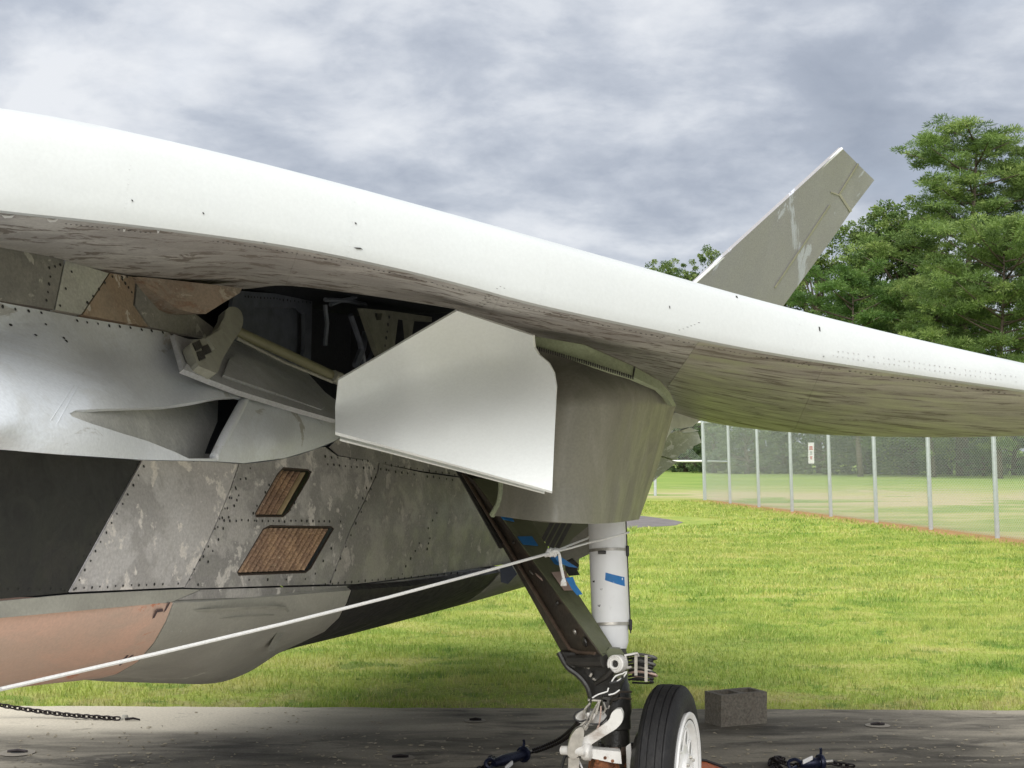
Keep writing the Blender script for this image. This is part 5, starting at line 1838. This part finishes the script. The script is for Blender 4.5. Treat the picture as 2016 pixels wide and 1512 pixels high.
# ---- tensioners with chains near the wheel
def binder(a, b, up, label, grp, chain_pts, tagp):
    d = (b - a).normalized()
    t = thing('chain_tensioner', (a + b) / 2 - UP * ((a + b) / 2).z, label, 'tensioner', grp)
    L = (b - a).length
    mb = MB()
    mb.lathe([(.001, 0), (.018, 0), (.024, .02), (.030, .08), (.030, L * .5), (.026, L * .75), (.03, L * .8), (.03, L * .93), (.02, L), (.001, L)], a, d, 12)
    mb.build('body', M['navy'], t)
    mb = MB()
    mb.lathe([(.02, -.012), (.042, -.012), (.046, 0), (.042, .012), (.02, .012)], a + d * L * .86, d, 12)
    mb.build('collar', M['navy'], t)
    s_ = d.cross(UP).normalized()
    mb = MB()
    mb.tube([a + d * L * .86 + UP * .03, a + d * L * .88 + UP * .065, a + d * L * .86 + UP * .075], .008, 6)
    mb.build('release_lever', M['navy'], t)
    mb = MB()
    mb.tube([Vector(q) for q in spline([tuple(a + d * .02), tuple(a - d * .03 + UP * .03), tuple(a - d * .07 + UP * .015), tuple(a - d * .06 - UP * .012 + s_ * .02), tuple(a - d * .02 - UP * .01)], .01)], .009, 7)
    mb.build('hook', M['navy'], t)
    mb = MB()
    mb.tube([b, b + d * .05], .010, 8)
    mb.build('threaded_end', M['steel'], t)
    mb = MB()
    mb.box(tagp, .06, .012, .022, ((d * .9 + UP * .3).normalized(), s_, UP))
    mb.build('label_tag', M['rim'], t, bevel=.003)
    for cp in chain_pts:
        chain_along(t, cp)
    return t


ba_, bb_ = PG(972, 1503, .05), PG(1040, 1482, .06)
binder(ba_, bb_, 1, 'navy blue chain tensioner on the concrete left of the main wheel', 'tie-down tensioners on the pad',
       [[bb_ + (bb_ - ba_).normalized() * .04, P(1075, 1470, 7.6), P(1105, 1456, 7.1), P(1130, 1436, 6.5), P(1140, 1424, 6.2)],
        [ba_ - (bb_ - ba_).normalized() * .05, PG(955, 1507, .02), PG(935, 1520, .012), PG(900, 1540, .012)],
        [PG(962, 1490, .03), PG(975, 1497, .05), PG(958, 1505, .03), PG(965, 1515, .02)]],
       PG(1002, 1507, .05))
ba2, bb2 = PG(1575, 1505, .045), PG(1622, 1500, .05)
binder(ba2, bb2, 1, 'navy blue chain tensioner lying on the concrete right of the main wheel', 'tie-down tensioners on the pad',
       [[bb2, PG(1640, 1502, .03), PG(1660, 1506, .014), PG(1685, 1508, .012)],
        [ba2, PG(1560, 1507, .02), PG(1540, 1500, .04), PG(1528, 1494, .06), PG(1520, 1500, .03), PG(1535, 1508, .012), PG(1520, 1514, .012)],
        [PG(1545, 1497, .02), PG(1530, 1492, .05), PG(1516, 1500, .02), PG(1530, 1512, .012)]],
       PG(1590, 1496, .085))

# ---- orange chock behind the wheel
cb = PG(1400, 1506, 0)
chk = thing('wheel_chock', cb, 'orange wheel chock with a dark strip peeking out right of the tyre', 'chock')
mb = MB()
c0 = Vector((.30, 7.35, 0))
c0 = PG(1395, 1512, 0) + Vector((0, -.12, 0))
mb.add([c0 + Vector(v) for v in ((-.30, -.1, 0), (.075, -.1, 0), (.075, .1, 0), (-.30, .1, 0), (-.22, -.1, .07), (-.02, -.1, .045), (-.02, .1, .045), (-.22, .1, .07))],
       [(0, 1, 2, 3), (4, 5, 6, 7), (0, 1, 5, 4), (1, 2, 6, 5), (2, 3, 7, 6), (3, 0, 4, 7)])
mb.build('chock_body', M['orange'], chk, smooth=False, bevel=.006)
mb = MB()
mb.tube([c0 + Vector((-.2, .05, .076)), c0 + Vector((-.02, .06, .052)), c0 + Vector((.09, .07, .01))], .008, 6)
mb.build('chock_rope', M['cable'], chk)

# ---- cinder block
bx0 = PG(1420, 1432, 0)       # near left corner of the block
u_ = (PG(1519, 1423, 0) - bx0)
u_.z = 0
u_.normalize()
n_ = Vector((-u_.y, u_.x, 0))
blk_l, blk_d, blk_h = .335, .19, .195
mb = MB()


def bq(a, b, z):
    j = [.0012 * math.sin(a * 37 + b * 91 + z * 53), .0012 * math.sin(a * 71 + b * 13 + z * 29), .0012 * math.sin(a * 17 + z * 83)]
    return bx0 + u_ * (a + j[0]) + n_ * (b + j[1]) + UP * (z + (j[2] if z > .1 else 0))


def ringpts(a0, a1, b0, b1, z, k=8):
    r_ = []
    for i in range(k):
        r_.append(bq(a0 + (a1 - a0) * i / k, b0, z))
    for i in range(k):
        r_.append(bq(a1, b0 + (b1 - b0) * i / k, z))
    for i in range(k):
        r_.append(bq(a1 - (a1 - a0) * i / k, b1, z))
    for i in range(k):
        r_.append(bq(a0, b1 - (b1 - b0) * i / k, z))
    return r_


out_r = [ringpts(0, blk_l, 0, blk_d, z) for z in (0, .05, .1, .15, blk_h)]
for A_, B_ in zip(out_r, out_r[1:]):
    mb.add(A_ + B_, [(i, (i + 1) % 32, 32 + (i + 1) % 32, 32 + i) for i in range(32)])
# two cells with walls between
cells = [(.032, .152, .032, .158), (.184, .303, .032, .158)]
topz = blk_h
for a0, a1, b0, b1 in cells:
    t_ = ringpts(a0, a1, b0, b1, topz, 4)
    d_ = ringpts(a0 + .006, a1 - .006, b0 + .006, b1 - .006, .02, 4)
    mb.add(t_ + d_, [(i, (i + 1) % 16, 16 + (i + 1) % 16, 16 + i) for i in range(16)] + [tuple(range(16, 32))])
for a0, a1, b0, b1 in ((0, blk_l, 0, .032), (0, blk_l, .158, blk_d), (0, .032, .032, .158), (.152, .184, .032, .158), (.303, blk_l, .032, .158)):
    g = [[bq(a0 + (a1 - a0) * i / 6, b0 + (b1 - b0) * j / 2, topz) for i in range(7)] for j in range(3)]
    mb.grid(g)
tag(mb.build('cinder_block', M['block'], None, smooth=False), 'grey hollow cinder block standing on the pad at the grass edge', 'concrete block')

# ---- tie-down points in the pad
def tiedown(px, py, w_, label, rot=0):
    c = PG(px, py, 0)
    t = thing('tie_down_point', c, label, 'tie-down point', 'tie-down points set in the pad')
    mb = MB()
    mb.lathe([(w_ * .9, .0045), (w_ * .6, .006), (w_ * .5, .0065), (.001, .0065)], c, UP, 20)
    mb.build('worn_dish', plain('pale_worn_cement', (.30, .27, .22), .9, bump=.4, scale=40) if 'pale_worn_cement' not in bpy.data.materials else bpy.data.materials['pale_worn_cement'], t)
    mb = MB()
    pts = [c + Vector((math.cos(a) * w_ * .52, math.sin(a) * w_ * .30, .009)) for a in np.linspace(0, 2 * math.pi, 17)[:-1]]
    mb.add(pts + [p - UP * .004 for p in pts], [tuple(range(16))] + [(i, (i + 1) % 16, 16 + (i + 1) % 16, 16 + i) for i in range(16)])
    mb.build('slot', M['seam'], t, smooth=False)
    mb = MB()
    mb.tube([c + Vector((-w_ * .5, 0, .010)), c + Vector((0, w_ * .05, .016)), c + Vector((w_ * .5, 0, .010))], .009, 6)
    mb.build('bar', M['chain'], t)


tiedown(1728, 1429, .085, 'recessed tie-down point right of the cinder block in a pale worn ring')
tiedown(34, 1483, .11, 'dark tie-down slot at the lower left corner of the pad')
tiedown(936, 1420, .075, 'tie-down point in the pad under the belly left of the landing gear')
tiedown(788, 1493, .09, 'tie-down point near the bottom left of the blue tensioner')

# ---- litter and gravel flecks on the pad
mb = MB()
for i in range(520):
    px, py = random.uniform(-50, 2070), 1512 - abs(random.gauss(0, 55))
    if py < 1402:
        continue
    c = PG(px, py, .004)
    q = random.uniform(.003, .013)
    an = random.uniform(0, 6.28)
    k = random.choice((3, 4, 5))
    ring = [c + Vector((math.cos(an + j * 6.283 / k) * q * random.uniform(.6, 1.8), math.sin(an + j * 6.283 / k) * q * random.uniform(.4, 1), random.uniform(0, .006))) for j in range(k)]
    mb.add(ring + [p - UP * .003 for p in ring], [tuple(range(k))] + [(j, (j + 1) % k, k + (j + 1) % k, k + j) for j in range(k)])
tag(mb.build('leaf_litter', plain('dry_leaf_bits', (.34, .30, .22), .9, var=.4, scale=30), None, smooth=False, kind='stuff'), 'scattered pale dry leaf bits on the concrete', 'litter')
